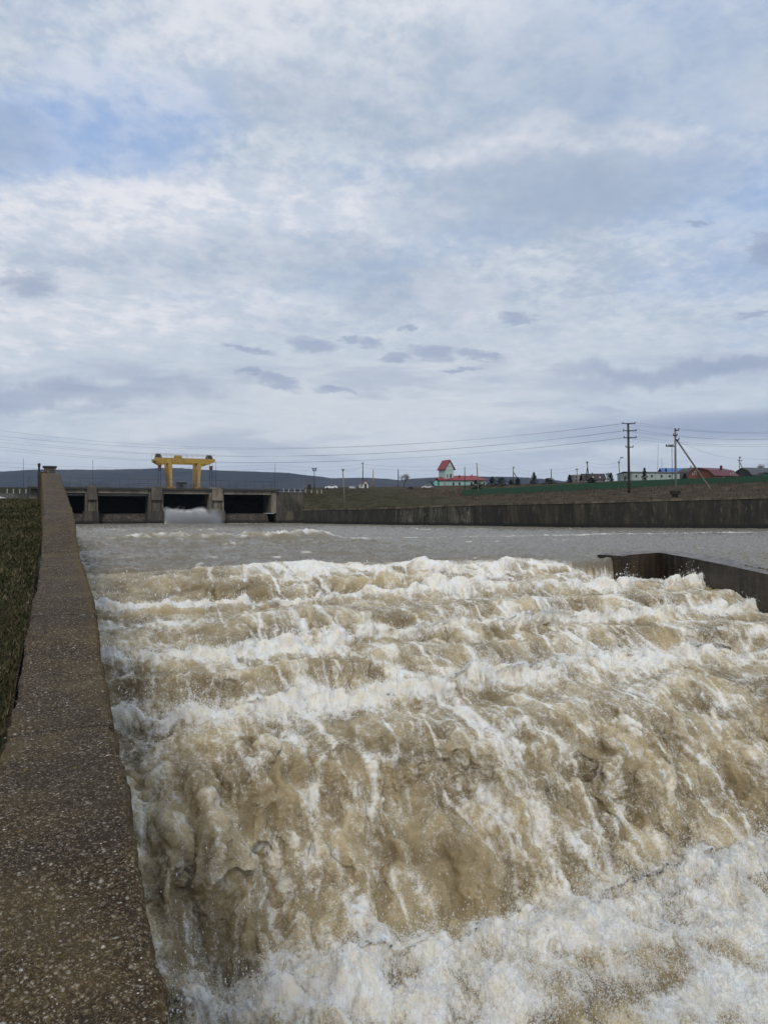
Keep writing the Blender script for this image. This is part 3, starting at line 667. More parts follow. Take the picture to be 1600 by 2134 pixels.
    def vf(t, b, o):
        t.t.nodes.remove(b)
        pos = t.n('ShaderNodeNewGeometry').outputs['Position']
        s = t.n('ShaderNodeSeparateXYZ', i={0: pos})
        n = t.noise(t.mapv(pos, (.42, .42, .55)), 1.0, 5, .6, .6)
        hz = t.mr(s.outputs[2], 9.0, 14.4, 1.0, 0.12)
        fx = t.m('MULTIPLY', t.ss(s.outputs[0], X_at(338), X_at(350)), t.ss(s.outputs[0], X_at(462), X_at(432)))
        fy = t.ss(s.outputs[1], DY-7, DY-4)
        dn = t.m('MULTIPLY', t.m('MULTIPLY', t.ss(t.m('ADD', t.m('MULTIPLY', n, 1.1), t.m('SUBTRACT', hz, .85)), .1, .6), fx), t.m('MULTIPLY', fy, 1.1))
        v = t.n('ShaderNodeVolumePrincipled', i={'Color': (1, 1, 1), 'Density': dn, 'Anisotropy': .0})
        t.t.links.new(v.outputs[0], o.inputs['Volume'])
    mm = mat('mist', vf); mm.cycles.volume_step_rate = 1.0 if hasattr(mm, 'cycles') else 1
    mo = MB().box(((xa+xb)/2, DY-1.0, 11.9), (xb-xa+2, 11.5, 5.6)).build('mist', mm)
    tag(mo, 'pale mist hanging over the outflow of the dam', 'mist', kind='stuff')
build_dam()

# ------------------------------------------------------------------ gantry crane
def build_crane():
    Yc = DY+6.5; zd = H+5.75; p = lambda px, py, Y=Yc: onY(px, py, Y)
    cr = thing('gantry_crane', 'yellow gantry crane straddling the dam deck', 'crane', (p(380, HZ).x, Yc, zd+.15))
    za = p(380, 956).z; zb = p(380, 967).z; xl, xr = p(320, HZ).x, p(443, HZ).x
    for dy in (-3.3, 3.3):
        m = MB(); w2 = .3
        prof2 = [(xl, za-.1), (xr, za-.1), (xr, zb+.5), (p(428, HZ).x, zb-.35), (p(417, HZ).x, zb-.05), (p(404, HZ).x, zb+.05), (p(357, HZ).x, zb+.05), (p(345, HZ).x, zb-.05), (p(333, HZ).x, zb-.35), (xl, zb+.5)]
        m.prism([Vector((x, Yc+dy-w2, z)) for x, z in prof2], (0, 1, 0), 2*w2)
        m.build('girder', YEL, cr)
        for pa, dirn in ((351, 1), (411, -1)):
            xc = p(pa, HZ).x; wt_, wb_ = 1.0, .5
            mm = MB(); mm.prism([Vector((xc-wt_/2, Yc+dy-.35, zb)), Vector((xc+wt_/2, Yc+dy-.35, zb)), Vector((xc+.25*dirn+wb_/2, Yc+dy*1.1-.35, zd+.7)), Vector((xc+.25*dirn-wb_/2, Yc+dy*1.1-.35, zd+.7))], (0, 1, 0), .7)
            o = mm.build('leg', YEL, cr)
            pieces('ladder_rung', [((xc+.1*dirn, Yc+dy-.38, zd+1.2+k*.72), (1.25, .05, .06)) for k in range(7)], YELD, o)
            MB().box((xc+.25*dirn, Yc+dy*1.1, zd+.42), (2.0, .9, .5), top=.8).build('wheel_carriage', YELD, cr)
    for pa in (324, 351, 411, 439):
        MB().box((p(pa, HZ).x, Yc, za-.45), (.5, 6.6-.92, .55)).build('cross_beam', YEL, cr)
    for pa in (351, 411): MB().box((p(pa, HZ).x, Yc, zd+.55), (.45, 6.1, .35)).build('sill_beam', YELD, cr)
    for pa in (329, 434):
        c = MB().box((p(pa, HZ).x, Yc-1, za+.32), (1.5, 3.0, .75), top=.8).build('winch', DARK, cr)
        MB().tube([(p(pa, HZ).x-.6, Yc-1, za+.75), (p(pa, HZ).x+.6, Yc-1, za+.75)], .3).build('rope_drum', DARK, c)
        pieces('hoist_rope', [([(p(pa, HZ).x+dx, Yc-3.3-.7, zb), (p(pa, HZ).x+dx*.8, Yc-4, zd+1.0)], .05) for dx in (-.35, .35)], DARK, cr)
        hk = MB().box((p(pa, HZ).x, Yc-4, zb-1.1), (.7, .35, 1.0), top=1.3).build('hook_block', plain('hook paint', (.12, .025, .02), .6), cr)
        MB().tube([(p(pa, HZ).x+.3*math.sin(t)*1.0, Yc-4, zb-1.85-.3*math.cos(t)) for t in [x*.5-1.5 for x in range(9)]], .07, n=5).build('hook', DARK, hk)
    PY = plain('pale yellow rail', (.45, .35, .2), .6)
    for dy in (-3.7, 3.7):
        wr = MB().box(((xl+xr)/2, Yc+dy, za+.95), (xr-xl, .05, .06)).build('walkway_rail', PY, cr)
        pieces('rail_post', [((X, Yc+dy, za+.42), (.05, .05, 1.0)) for X in np.arange(xl, xr, 1.3)], PY, wr)
    m = MB(); m.box((p(360, HZ).x+1.2, Yc-1, za+.4), (1.8, 1.4, .6)); m.build('drive_housing', YEL, cr)
    kx = p(379, HZ, DY+4).x
    kk = thing('control_cabin', 'small dark booth on the dam deck between the crane legs', 'booth', (kx, DY+4, zd+.15))
    MB().box((kx, DY+4, zd+.15+.75), (2.3, 1.8, 1.5)).build('wall', plain('booth grey', (.045, .05, .06), .6), kk)
    MB().box((kx, DY+4, zd+1.72), (2.7, 2.2, .14)).build('roof', DARK, kk)
    MB().box((kx-.3, DY+3.08, zd+1.0), (.8, .06, .6)).build('window', GLASS, kk)
    MB().box((kx+.7, DY+3.08, zd+.8), (.55, .06, 1.2)).build('door', plain('booth door', (.09, .09, .09), .6), kk)
build_crane()

# ------------------------------------------------------------------ structures at the far end of the left wall
def build_wall_end():
    a = at(81.5, 984, 33.5); b = at(100, 984, 33.5); m = MB()
    c = (a+b)/2; m.box((c.x, c.y, (a.z+10.5)/2), ((b-a).length, .5, a.z-10.5), rz=-.1)
    MB_o = m.build('concrete_buttress', stained('rusty concrete', (.11, .07, .032), (.03, .024, .015), (.2, .15, .09), 2.5, .4, .65, .3))
    tag(MB_o, 'narrow rust-stained concrete buttress against the far end of the pebbled wall', 'buttress')
    p = at(104.5, 980, 37.5); z0 = walltop(p.y)-.02; zt = at(104, 972.6, 37.5).z
    t = thing('concrete_pedestal', 'short grey pedestal with a flat dark slab cap on the far end of the wall', 'pedestal', (p.x, p.y, z0))
    MB().box((p.x, p.y, (z0+zt-.06)/2), (.5, .5, zt-.06-z0), top=1.12).build('block', stained('grey block', (.17, .16, .145), (.06, .055, .05), (.25, .24, .22), 3), t)
    MB().box((p.x, p.y, zt-.02), (.66, .66, .08)).build('cap_slab', DECK, t)
    q = at(82.3, 966, 34.0); zt = q.z; zb = at(82, 984, 34).z
    m = MB(); m.tube([(q.x, q.y, zb-1.5), (q.x, q.y, zt)], .045, n=8); m.tube([(q.x, q.y, zt-.14), (q.x, q.y, zt+.01)], .062, n=8)
    tag(m.build('pipe_post', DARK), 'thin black pipe standing beside the rusty buttress', 'post')
    # parapet and guard posts on the left abutment
    Yp = 172.; x0, x1 = onY(-60, HZ, Yp).x, onY(62, HZ, Yp).x
    z1 = onY(30, 1028, Yp).z
    o = MB().box(((x0+x1)/2, Yp, (z1+10)/2), (x1-x0, 1.0, z1-10)).build('parapet', stained('old parapet', (.13, .125, .11), (.04, .037, .03), (.3, .29, .26), 1.6, .42, .6, .7))
    tag(o, 'weathered grey parapet wall on the left bank before the dam', 'wall')
    o = MB().box(((x0+x1)/2, Yp+5, z1+.5), (x1-x0, 9., 1.5)).build('road_bank', plain('road bank', (.05, .052, .033), .95, 0, .5)); tag(o, kind='structure')
    src = None
    for k, px in enumerate((16, 29, 42, 55)):
        c = onY(px, 1028, Yp)
        if src is None:
            src = MB().box((0, 0, .45), (.2, .2, .9), top=.8).build('guard_post', plain('guard paint', (.42, .40, .34), .8, 0, .4)); o = src
        else: o = src.copy(); COL.objects.link(o)
        o.location = (c.x, Yp-.1, z1); tag(o, 'short pale guard post on the left parapet, ' + ('leftmost of the four', 'second from the left', 'third from the left', 'nearest the pebbled wall')[k], 'post', 'guard posts on the left parapet')
    src = None; n = 0
    for px in (590, 601, 613, 625, 636, 648, 660, 669):
        c = onY(px, 1025, DY+1.6)
        if src is None:
            src = MB().box((0, 0, .45), (.24, .24, .95), top=.8).build('guard_post', plain('guard paint', (.42, .40, .34), .8, 0, .4)); o = src
        else: o = src.copy(); COL.objects.link(o)
        o.location = (c.x, DY+1.2, H+5.3-.02 if px < 640 else H+5.1)
        tag(o, 'pale guard post on the road past the dam, '+('nearest the dam', 'second from the dam', 'third from the dam', 'fourth from the dam', 'fifth from the dam', 'third before the last', 'last but one', 'farthest right of its row')[n], 'post', 'guard posts right of the dam'); n += 1
build_wall_end()

# ------------------------------------------------------------------ right bank: quay wall, slope, plateau
QP = [(632, 187, 1061), (825, 166, 1057), (985, 155, 1050), (1230, 137, 1044.5), (1600, 132, 1034), (1800, 128, 1028), (2100, 122, 1020)]
def q_at(px): return np.interp(px, [q[0] for q in QP], [q[1] for q in QP]), np.interp(px, [q[0] for q in QP], [q[2] for q in QP])
COPE = stained('worn coping', (.13, .105, .07), (.04, .03, .02), (.22, .19, .14), 1.5, .45, .65, .4)
def build_quay():
    names = [('quay_wall', QUAYM, 'mossy brown quay wall section nearest the dam'), ('quay_wall', QUAYL, 'pale streaked quay wall section, second from the dam'), ('quay_wall', QUAY, 'dark olive quay wall section in the middle right'), ('quay_wall', QUAY, 'dark stained quay wall section at the far right edge')]
    for i in range(4):
        (pa, da, ya), (pb, db, yb) = QP[i], QP[i+1]
        if i == 3: pb, db, yb = QP[-1]
        A = at(pa, HZ, da); B = at(pb, HZ, db); za, zb = at(pa, ya, da).z, at(pb, yb, db).z
        dv = (B-A); dv.z = 0; L = dv.length; nrm = Vector((dv.y, -dv.x, 0))/L        # toward the water
        if nrm.dot(A) > 0: nrm = -nrm
        n = max(4, int(L/.25)); P = []
        off0 = .0 if i != 1 else .06
        cols = []
        for k in range(n+1):
            t = k/n; p = A+dv*t; z = za+(zb-za)*t
            col = []; off = off0+(.05 if (k*7919 % 23) < 1 or (k*104729 % 41) < 2 else 0)
            for dep, zz in ((off, 7.5), (off, 9.4), (off, 9.4+(z-9.4)*.5), (off, z-.45), (off+.10, z-.42), (off+.10, z), (-1.0, z), (-1.05, 9.0)):
                jj = .035*float(perlin(np.float32(p.x*.9), np.float32(p.y*.9), zz*.8)) if dep == off else 0
                q = p+nrm*(dep+jj); col.append((q.x, q.y, zz + (.05*float(perlin(np.float32(p.x*.6), np.float32(p.y*.6), 3.)) if zz == z else 0)))
            cols.append(col)
        cols = np.array(cols, np.float32); o = grid_obj(names[i][0], cols, names[i][1], smooth=False)
        cp = cols[:, 3:7].copy(); cp[:, :, :2] += np.array([nrm.x, nrm.y])*.03; cp[:, 0, 2] += .1; cp[:, 1:, 2] += .03; cp = grid_obj('coping', cp, COPE, smooth=False); cp.parent = o
        tag(o, names[i][2], 'wall', 'quay wall sections along the right bank')
build_quay()
CREST = [(560, 196, 1020), (640, 205, 1021), (690, 212, 1019.5), (800, 218, 1020), (900, 226, 1019), (955, 232, 1022), (965, 233, 1033), (1180, 232, 1023), (1310, 230, 1017), (1400, 228, 1011), (1600, 222, 1004), (1850, 214, 996), (2100, 208, 990)]
BACK = [(560, 1020), (690, 1018.5), (880, 1017.5), (905, 1015.5), (1000, 1014.5), (1180, 1009), (1400, 1003), (1600, 997), (2100, 985)]
def crest(px): return [float(np.interp(px, [c[0] for c in CREST], [c[k] for c in CREST])) for k in (1, 2)]
def back(px): return float(np.interp(px, [c[0] for c in BACK], [c[1] for c in BACK]))
def bankpt(px, t):         # t 0 at the quay edge, 1 at the crest
    qd, qy = q_at(max(px, 632)); cdp, cy = crest(px); d = qd+.9+(cdp-qd-.9)*t; z0 = at(px, qy, qd).z-.12; z1 = at(px, cy, cdp).z
    p = at(px, HZ, d); p.z = z0+(z1-z0)*(t**.8 if px < 900 else t**1.15); return p
def build_bank():
    pxs = np.concatenate([np.arange(634, 2100, 3.)]); rows = []
    for px in pxs:
        r = []
        for t in np.linspace(0, 1, 34):
            p = bankpt(px, t); b = math.sin(math.pi*min(t, 1))*.35
            n = float(fbm(np.float32(p.x*.25), np.float32(p.y*.25), 2., 4)); p.z += n*b*1.1; r.append(p)
        cdp, cy = crest(px); yb = back(px)
        for d in (246, 262, 290, 340, 460, 800, 1600, 3200, 6500):
            zz = at(px, yb, 262).z; p = at(px, HZ, d); p.z = zz if d < 1000 else zz+(d-1000)*.0; r.append(p)
        rows.append([tuple(q) for q in r])
    def f(t, b, o):
        pos = t.n('ShaderNodeNewGeometry').outputs['Position']
        n = t.noise(pos, .35, 7, .65); n2 = t.noise(t.mapv(pos, (.06, .06, .5)), 1.0, 5, .6); n3 = t.noise(pos, 2.6, 5, .7)
        x = t.n('ShaderNodeSeparateXYZ', i={0: pos}).outputs[0]
        green = t.mix(t.ss(n, .4, .62), (.040, .042, .018), (.082, .068, .036))
        brown = t.mix(t.ss(n, .38, .64), (.062, .043, .028), (.125, .092, .062))
        c = t.mix(t.ss(t.m('ADD', x, t.m('MULTIPLY', n2, 60)), 105, 135), green, brown)
        c = t.mix(t.ss(n2, .5, .68, 0, .6), c, (.045, .045, .02))
        c = t.mix(t.ss(n3, .5, .72, 0, .55), c, (.02, .015, .01))
        c = t.mix(t.ss(n3, .42, .3, 0, .35), c, (.17, .14, .10))
        t.put(b, 'Base Color', c); t.put(b, 'Roughness', .95); t.put(b, 'Specular IOR Level', .1)
        t.put(b, 'Normal', t.n('ShaderNodeBump', i={'Strength': 1.0, 'Distance': .5, 'Height': t.m('ADD', n, n3)}))
    o = grid_obj('terrain', np.array(rows, np.float32), mat('bank soil', f)); tag(o, kind='structure')
    # road surface along the crest by the dam
    rd = []
    for px in np.arange(575, 960, 10.):
        cdp, cy = crest(px); z = at(px, cy, cdp).z; rd.append([tuple(at(px, HZ, cdp+d)[:2])+(z+.02+(.0 if d else 0),) for d in (.5, 4, 9)])
    tag(grid_obj('road', np.array(rd, np.float32), plain('asphalt', (.05, .05, .052), .9)), kind='structure')
    # dry grass and brush on the slope
    N = 26000; px = 636+RNG.rand(N)*1000; t_ = RNG.rand(N)**.85*.985
    B = np.array([tuple(bankpt(a, b)) for a, b in zip(px, t_)]); cl = np.clip(perlin((B[:, 0]*.35).astype(np.float32), (B[:, 1]*.35).astype(np.float32), 4.)*1.6+.45, .1, 1.6)
    big = np.where(B[:, 0] > 95, 1.0, .45); up = np.clip((t_-.35)/.5, .25, 1)
    h = (.18+.75*RNG.rand(N)**1.6)*cl*big*(.5+up); wd = .035+.05*RNG.rand(N); a = RNG.rand(N)*6.28; ln = RNG.normal(size=(N, 2))*h[:, None]*.35
    V = np.zeros((N, 3, 3)); V[:, 0] = B+np.stack([-wd*np.cos(a), -wd*np.sin(a), -.12+0*a], -1); V[:, 1] = B+np.stack([wd*np.cos(a), wd*np.sin(a), -.12+0*a], -1)
    V[:, 2] = B+np.stack([ln[:, 0], ln[:, 1], h], -1)
    def g(t, b, o):
        r = t.n('ShaderNodeNewGeometry').outputs['Random Per Island']
        t.put(b, 'Base Color', t.ramp(r, [(0, (.022, .016, .011)), (.4, (.06, .045, .03)), (.7, (.105, .08, .052)), (.9, (.16, .125, .085)), (1, (.05, .055, .022))])); t.put(b, 'Roughness', .9); t.put(b, 'Specular IOR Level', .1)
    o = soup('dry_grass', V, [(0, 1, 2)], mat('dry grass', g)); tag(o, 'brown dry grass and brush covering the right bank', 'grass', kind='stuff')
build_bank()

# ------------------------------------------------------------------ far ground and hills
def build_far():
    def f(t, b, o):
        pos = t.n('ShaderNodeNewGeometry').outputs['Position']
        n = t.noise(pos, .012, 7, .7); n2 = t.noise(pos, .0018, 5, .6)
        c = t.mix(t.ss(n, .35, .7), (.010, .010, .014), (.024, .023, .028)); c = t.mix(t.ss(n2, .45, .6, 0, .5), c, (.06, .052, .05))
        t.put(b, 'Base Color', c); t.put(b, 'Roughness', 1); t.put(b, 'Specular IOR Level', 0)
    hm = mat('bare woods', f)
    HP = [(-500, 978), (-200, 984), (0, 984), (40, 981), (70, 979.5), (120, 979), (200, 980), (300, 978), (330, 976.5), (380, 977), (430, 980), (480, 982), (540, 984), (600, 986), (650, 992), (690, 997), (740, 996), (800, 998), (830, 1001), (860, 998), (900, 996), (1000, 994), (1050, 994), (1100, 996), (1150, 1001), (1200, 1006), (1300, 1012), (1500, 1014), (1900, 1010), (2400, 1000)]
    pxs = np.arange(-500, 2400, 3.); rows = []
    for px in pxs:
        y = float(np.interp(px, [q[0] for q in HP], [q[1] for q in HP])); y += 0.5*float(fbm(np.float32(px*.03), np.float32(0.5), 1., 4)) + .45*float(perlin(np.float32(px*.31), np.float32(1.5)))
        D = 4600
        zt = at(px, y, D).z; r = []
        for t in np.linspace(0, 1, 14):
            d = 3000+(D-3000)*t; p = at(px, HZ, d); p.z = 14+(zt-14)*(t*t*(3-2*t)); p.z += 8*math.sin(math.pi*t)*float(perlin(np.float32(p.x*.004), np.float32(p.y*.004), 2.)); r.append(tuple(p))
        p = at(px, HZ, D+900); r.append((p.x, p.y, zt*.4)); rows.append(r)
    tag(grid_obj('hills', np.array(rows, np.float32), hm), kind='structure')
    g = 6800; me = MB(); N = 24
    me.add([(-g, -g, -1.5), (g, -g, -1.5), (g, g, -1.5), (-g, g, -1.5)], [(0, 1, 2, 3)])
    o = me.build('land', plain('far land', (.06, .055, .035), .95)); tag(o, kind='structure')
    # land behind the dam, level with its road
    rows = []
    for px in np.arange(-600, 660, 20.):
        rows.append([tuple(at(px, HZ, d)[:2])+(z,) for d, z in ((204, 17.0), (260, 17.0), (600, 15.5), (1500, 14.5), (3300, 13.8))])
    tag(grid_obj('far_bank', np.array(rows, np.float32), plain('far bank', (.055, .05, .04), .95, 0, .5, .05)), kind='structure')
build_far()

# ------------------------------------------------------------------ right-hand training wall standing in the river
def build_mid():
    pts = [(31.7, 35.55, .30), (32.7, 35.9, .36), (35.4, 36.3, .42), (34.6, 33.2, .30), (33.2, 29.0, .12), (31.9, 25.2, -.08), (29.9, 19.5, -.6), (28.4, 15., -2.2), (26.5, 9, -4.5)]
    z0 = H-3.0; C = []
    fine = []
    for (a, b) in zip(pts[:-1], pts[1:]):
        for k in range(12): t = k/12; fine.append(tuple(a[i]+(b[i]-a[i])*t for i in range(3)))
    fine.append(pts[-1]); V = [Vector((p[0], p[1], 0)) for p in fine]
    for i, p in enumerate(fine):
        d = (V[min(i+1, len(V)-1)]-V[max(i-1, 0)]).normalized(); n = Vector((d.y, -d.x, 0))       # toward the cascade
        if 24 <= i <= 26: pass
        z = z0+p[2]; j = float(perlin(np.float32(p[0]*2), np.float32(p[1]*2), 3.))*.02; c = V[i]
        inn = c+n*.0; out = c-n*1.7
        C.append([(inn.x, inn.y, 2.0), (inn.x, inn.y, z-1.2+j), (inn.x, inn.y, z-.12), (inn.x+n.x*.02, inn.y+n.y*.02, z-.02+j), (c.x-n.x*.08, c.y-n.y*.08, z+j), (out.x, out.y, z+.02+j), (out.x, out.y, 2.0)])
    C = np.array(C, np.float32)
    a0 = np.array([[(C[0, 0, 0]*.5+C[0, 6, 0]*.5, C[0, 0, 1]*.5+C[0, 6, 1]*.5, q[2]) for q in C[0]]], np.float32)
    C = np.concatenate([a0, C])
    def f(t, b, o):
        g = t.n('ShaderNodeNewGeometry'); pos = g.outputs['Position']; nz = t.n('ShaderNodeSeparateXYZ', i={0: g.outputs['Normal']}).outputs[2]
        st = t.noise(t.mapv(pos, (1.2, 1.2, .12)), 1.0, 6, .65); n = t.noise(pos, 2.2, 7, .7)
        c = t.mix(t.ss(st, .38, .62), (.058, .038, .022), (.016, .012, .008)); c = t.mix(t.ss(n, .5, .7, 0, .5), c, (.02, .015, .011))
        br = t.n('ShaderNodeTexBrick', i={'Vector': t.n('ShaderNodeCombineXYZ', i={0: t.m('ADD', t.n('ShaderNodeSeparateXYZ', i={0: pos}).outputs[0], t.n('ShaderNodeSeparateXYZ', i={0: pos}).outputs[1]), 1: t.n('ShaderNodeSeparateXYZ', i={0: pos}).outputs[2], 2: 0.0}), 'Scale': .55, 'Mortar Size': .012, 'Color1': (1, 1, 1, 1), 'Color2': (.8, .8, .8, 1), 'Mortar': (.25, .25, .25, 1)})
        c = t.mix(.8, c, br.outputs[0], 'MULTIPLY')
        top = t.mix(t.ss(n, .35, .65), (.17, .145, .12), (.09, .075, .06))  # upward faces painted paler: the light on the top is in the colour
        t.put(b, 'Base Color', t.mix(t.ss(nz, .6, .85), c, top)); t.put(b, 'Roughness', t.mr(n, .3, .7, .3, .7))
        t.put(b, 'Normal', t.n('ShaderNodeBump', i={'Strength': .4, 'Distance': .05, 'Height': n}))
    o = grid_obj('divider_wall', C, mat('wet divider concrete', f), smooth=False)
    tag(o, 'dark wet concrete wall bending out of the rapids at the right edge', 'wall')
build_mid()

# ------------------------------------------------------------------ posts, masts and power lines
def pole(name, px, ptop, pbot, d, wpx, m, label, lean=0, arms=(), strut=None, cat='pole', group='utility poles beyond the right bank', lamp=None, taper=.7):
    b = at(px, pbot, d); t = at(px+lean, ptop, d); r = wpx*d/F/2
    o = thing(name, label, cat, b, group)
    MB().tube([b-Vector((0, 0, .6)), b+(t-b)*.5, t], r, r*taper, n=10).build('shaft', m, o, smooth=True)
    rt = Vector((CY, -SY, 0))
    for (py, l, rr) in arms:                  # crossarms: pixel height, left and right reach in px
        c = at(px+lean*(pbot-py)/(pbot-ptop), py, d); w = d/F
        a = MB(); a.box(tuple(c+rt*((rr-l)/2*w)-Vector((0, r, 0))), ((l+rr)*w, .18, .2), rz=-YAW); ao = a.build('crossarm', DARK, o)
        n = []
        for s in (-l, rr, -l*.5, rr*.5)[:2 if l+rr < 14 else (2 if len(arms) > 2 else 4)]:
            q = c+rt*(s*w*.94)-Vector((0, r, 0)); n.append(([q+Vector((0, 0, .1)), q+Vector((0, 0, .45))], .12, .08, 6))
        pieces('insulator', n, DARK, ao)
    if strut:
        sx, sy, ex, ey, sd = strut; s_ = MB(); s_.tube([at(sx, sy, d), at(ex, ey, d+sd)], r*.8, n=8); s_.build('brace', m, o)
    if lamp:
        lx, ly = lamp; c = at(lx, ly, d); m1 = MB(); m1.tube([t-Vector((0, 0, .2)), (t+c)/2+Vector((0, 0, .2)), c], .07, n=6); ao = m1.build('lamp_arm', DARK, o)
        MB().box(tuple(c), (1.0, .45, .28), rz=-YAW, top=.7).build('lamp_head', DARK, ao)
    return o
MAIN = plain('brown pole', (.065, .052, .034), .9, 0, .4)
pole('power_pole', 1310, 882, 1022, 178, 5.6, MAIN, 'tall thick brown power pole with four crossarms in front of the green fence', -2, [(883, 14, 13), (898, 12.5, 15), (912.5, 11.5, 15), (932, 8, 8)], taper=.8)
p2 = pole('power_pole', 1407, 894, 1036, 150, 4.6, POLE, 'grey concrete power pole with a long slanting brace and side rack', -1, [(897, 2, 6), (908, 6, 2), (917, 1, 6)], (1409, 917, 1479, 1019, 0), taper=.85)
q = at(1397, 930.5, 150); m = MB(); m.box(tuple(q), (19*150/F, .25, .12), rz=-YAW); ro = m.build('equipment_rack', DARK, p2)
pieces('fuse', [((at(k, 929, 150).x, at(k, 929, 150).y, at(k, 929, 150).z+.05), (.28, .28, .45), 0, .6) for k in (1388, 1393, 1397, 1401)], DARK, ro)
m = MB(); m.tube([at(1399, 931, 150), at(1400, 1005, 150)], .05, n=5); m.build('conduit', POLED, p2)
b = at(1406, 1030, 149); bx = thing('transformer_box', 'dark rusty cabinet at the foot of the braced concrete pole', 'cabinet', (b.x, b.y, b.z-.5))
MB().box((b.x, b.y, b.z+.25), (2.0, .9, .55)).build('housing', plain('rust', (.03, .016, .012), .9), bx); MB().box((b.x, b.y, b.z+.57), (2.2, 1.1, .08)).build('lid', DARK, bx)
pieces('leg', [((b.x+dx, b.y, b.z-.35), (.18, .5, .7)) for dx in (-.5, .45)], DARK, bx)
pole('utility_pole', 719, 978, 1056, 170, 2.4, POLE, 'leaning pole with dark top rising from the quay edge below the white car', -5, [(981, 1.5, 1.5)], taper=.8)
pole('utility_pole', 997, 965, 1032, 215, 2.4, POLE, 'leaning pole standing in front of the mint building and green fence', -4, [], taper=.8)
pole('utility_pole', 968, 972, 1018, 240, 2.0, POLED, 'thin dark pole between the mint tower and the leaning pole')
pole('utility_pole', 756, 965, 1003, 260, 2.0, POLED, 'dark pole behind the little white gatehouse', 0, [(966, 2.5, .8)])
pole('chimney_pipe', 777.5, 978, 1018, 250, 2.6, plain('rusty white pipe', (.33, .22, .16), .8, 0, .5), 'orange-white striped stack right of the little gatehouse', 0, cat='stack', group='stacks near the gatehouse')
pole('chimney_pipe', 830, 978, 1018, 270, 2.6, plain('brown stack', (.14, .10, .09), .8, 0, .5), 'brown stack beside the bare tree', -.5, cat='stack', group='stacks near the gatehouse')
pole('utility_pole', 1069, 974, 1016, 262, 2.2, POLED, 'dark pole with a short brace above the row of evergreens', 0, [(975, 1.5, 1.5)], (1070, 985, 1077, 996, 0))
pole('utility_pole', 1148, 977, 1010, 262, 2.2, POLED, 'dark pole rising from a round bush left of the ruined house')
pole('utility_pole', 1102, 997, 1016, 255, 1.6, POLE, 'short grey post beside the tall fir')
pole('utility_pole', 1203, 976, 1006, 290, 1.8, POLED, 'dark pole behind the ruined white house', -2, [(979, 3, 2)])
pole('utility_pole', 1227, 961, 1008, 262, 2.4, POLED, 'dark braced pole leaning left before the dark-roofed house', -4.5, [(965, 3, 1)], (1223, 975, 1220, 1000, 6))
pole('street_lamp', 1291, 961, 1004, 240, 2.2, POLE, 'street lamp with a raised head left of the thick brown pole', -2.5, [(965, 2, 1)], cat='street lamp', lamp=(1295, 953.5), group=None)
pole('utility_pole', 1540, 953, 996, 250, 1.8, POLED, 'small pole with two crossarms and a brace in front of the maroon house', 0, [(954, 1.5, 1.5), (960.5, 4, 4)], (1541, 964, 1550, 985, 0))
pole('radio_mast', 1368.5, 926, 1006, 262, .7, RAIL, 'taller of the two thin masts above the long pale shed', 2, cat='mast', group='thin masts by the long shed')
pole('radio_mast', 1379, 953, 1004, 262, .7, RAIL, 'shorter thin mast near the blue roof', -1, cat='mast', group='thin masts by the long shed')
for k, (px, yt, yb, nm) in enumerate(((49.5, 956, 1018, 'thin mast on the dam deck left of the pebbled wall'), (194, 957, 1018, 'thin mast on the dam deck above the first full bay'), (450, 962, 1018, 'thin mast on the deck right of the yellow crane'), (573, 966, 1018, 'thin mast at the right end of the dam deck'))):
    o = pole('deck_mast', px, yt, yb, 189 if k > 1 else 178, .9, RAIL, nm, 0, cat='mast', group='masts on the dam deck')
pole('deck_mast', 634.5, 997, 1021, 200, 1.2, POLE, 'short pale mast beside the road past the dam', 0, cat='mast', group='masts on the dam deck')
fl = pole('floodlight_mast', 655, 979, 1019, 215, 1.8, POLED, 'mast with a cluster of floodlights past the right end of the dam', 0, [(981, 3.5, 3.5)], cat='mast', group=None)
pieces('floodlight', [(tuple(at(655+dx, 979-dz, 214.5)), (.34, .3, .34), 0, .7) for dx, dz in ((-4, 2.5), (-1.5, 1.8), (1.2, 2.0), (4, 2.8))], DARK, fl)
c = at(644.5, 1016, 200); kb = thing('metal_box', 'small dark box by the road just past the dam', 'box', (c.x, c.y, at(644, 1020, 200).z))
MB().box((c.x, c.y, c.z+.1), (.8, .6, 1.3)).build('housing', DARK, kb); MB().box((c.x, c.y, c.z+.8), (.95, .75, .1)).build('lid', RAIL, kb)

WIREM = plain('wire', (.16, .175, .20), .6, 0, 0, bump=0)
def wire(p0, p1, sag, label, group, r=.022):
    p0, p1 = Vector(p0), Vector(p1); pts = []
    for i in range(41):
        t = i/40; p = p0.lerp(p1, t); p.z -= sag*4*t*(1-t); pts.append(p)
    tag(MB().tube(pts, r, n=4).build('power_line', WIREM), label, 'cable', group)
G1 = 'power lines sweeping left from the thick brown pole'
words = ['topmost', 'second highest', 'third highest', 'fourth highest', 'fifth highest', 'lowest']
for k, (xa, ya, xb, yb, sg) in enumerate(((1297, 882.5, -120, 878, 7.0), (1322, 880, -120, 893, 6.4), (1298, 897.5, -120, 897, 7.0), (1324, 895, -120, 905, 6.6), (1299, 912, -120, 914, 6.6), (1325, 909.5, -120, 922, 6.3))):
    wire(at(xa, ya, 178), at(xb, yb, 225), sg, '%s grey cable of the set crossing the sky above the dam' % words[k], G1, .022)
G2 = 'power lines running right from the thick brown pole'
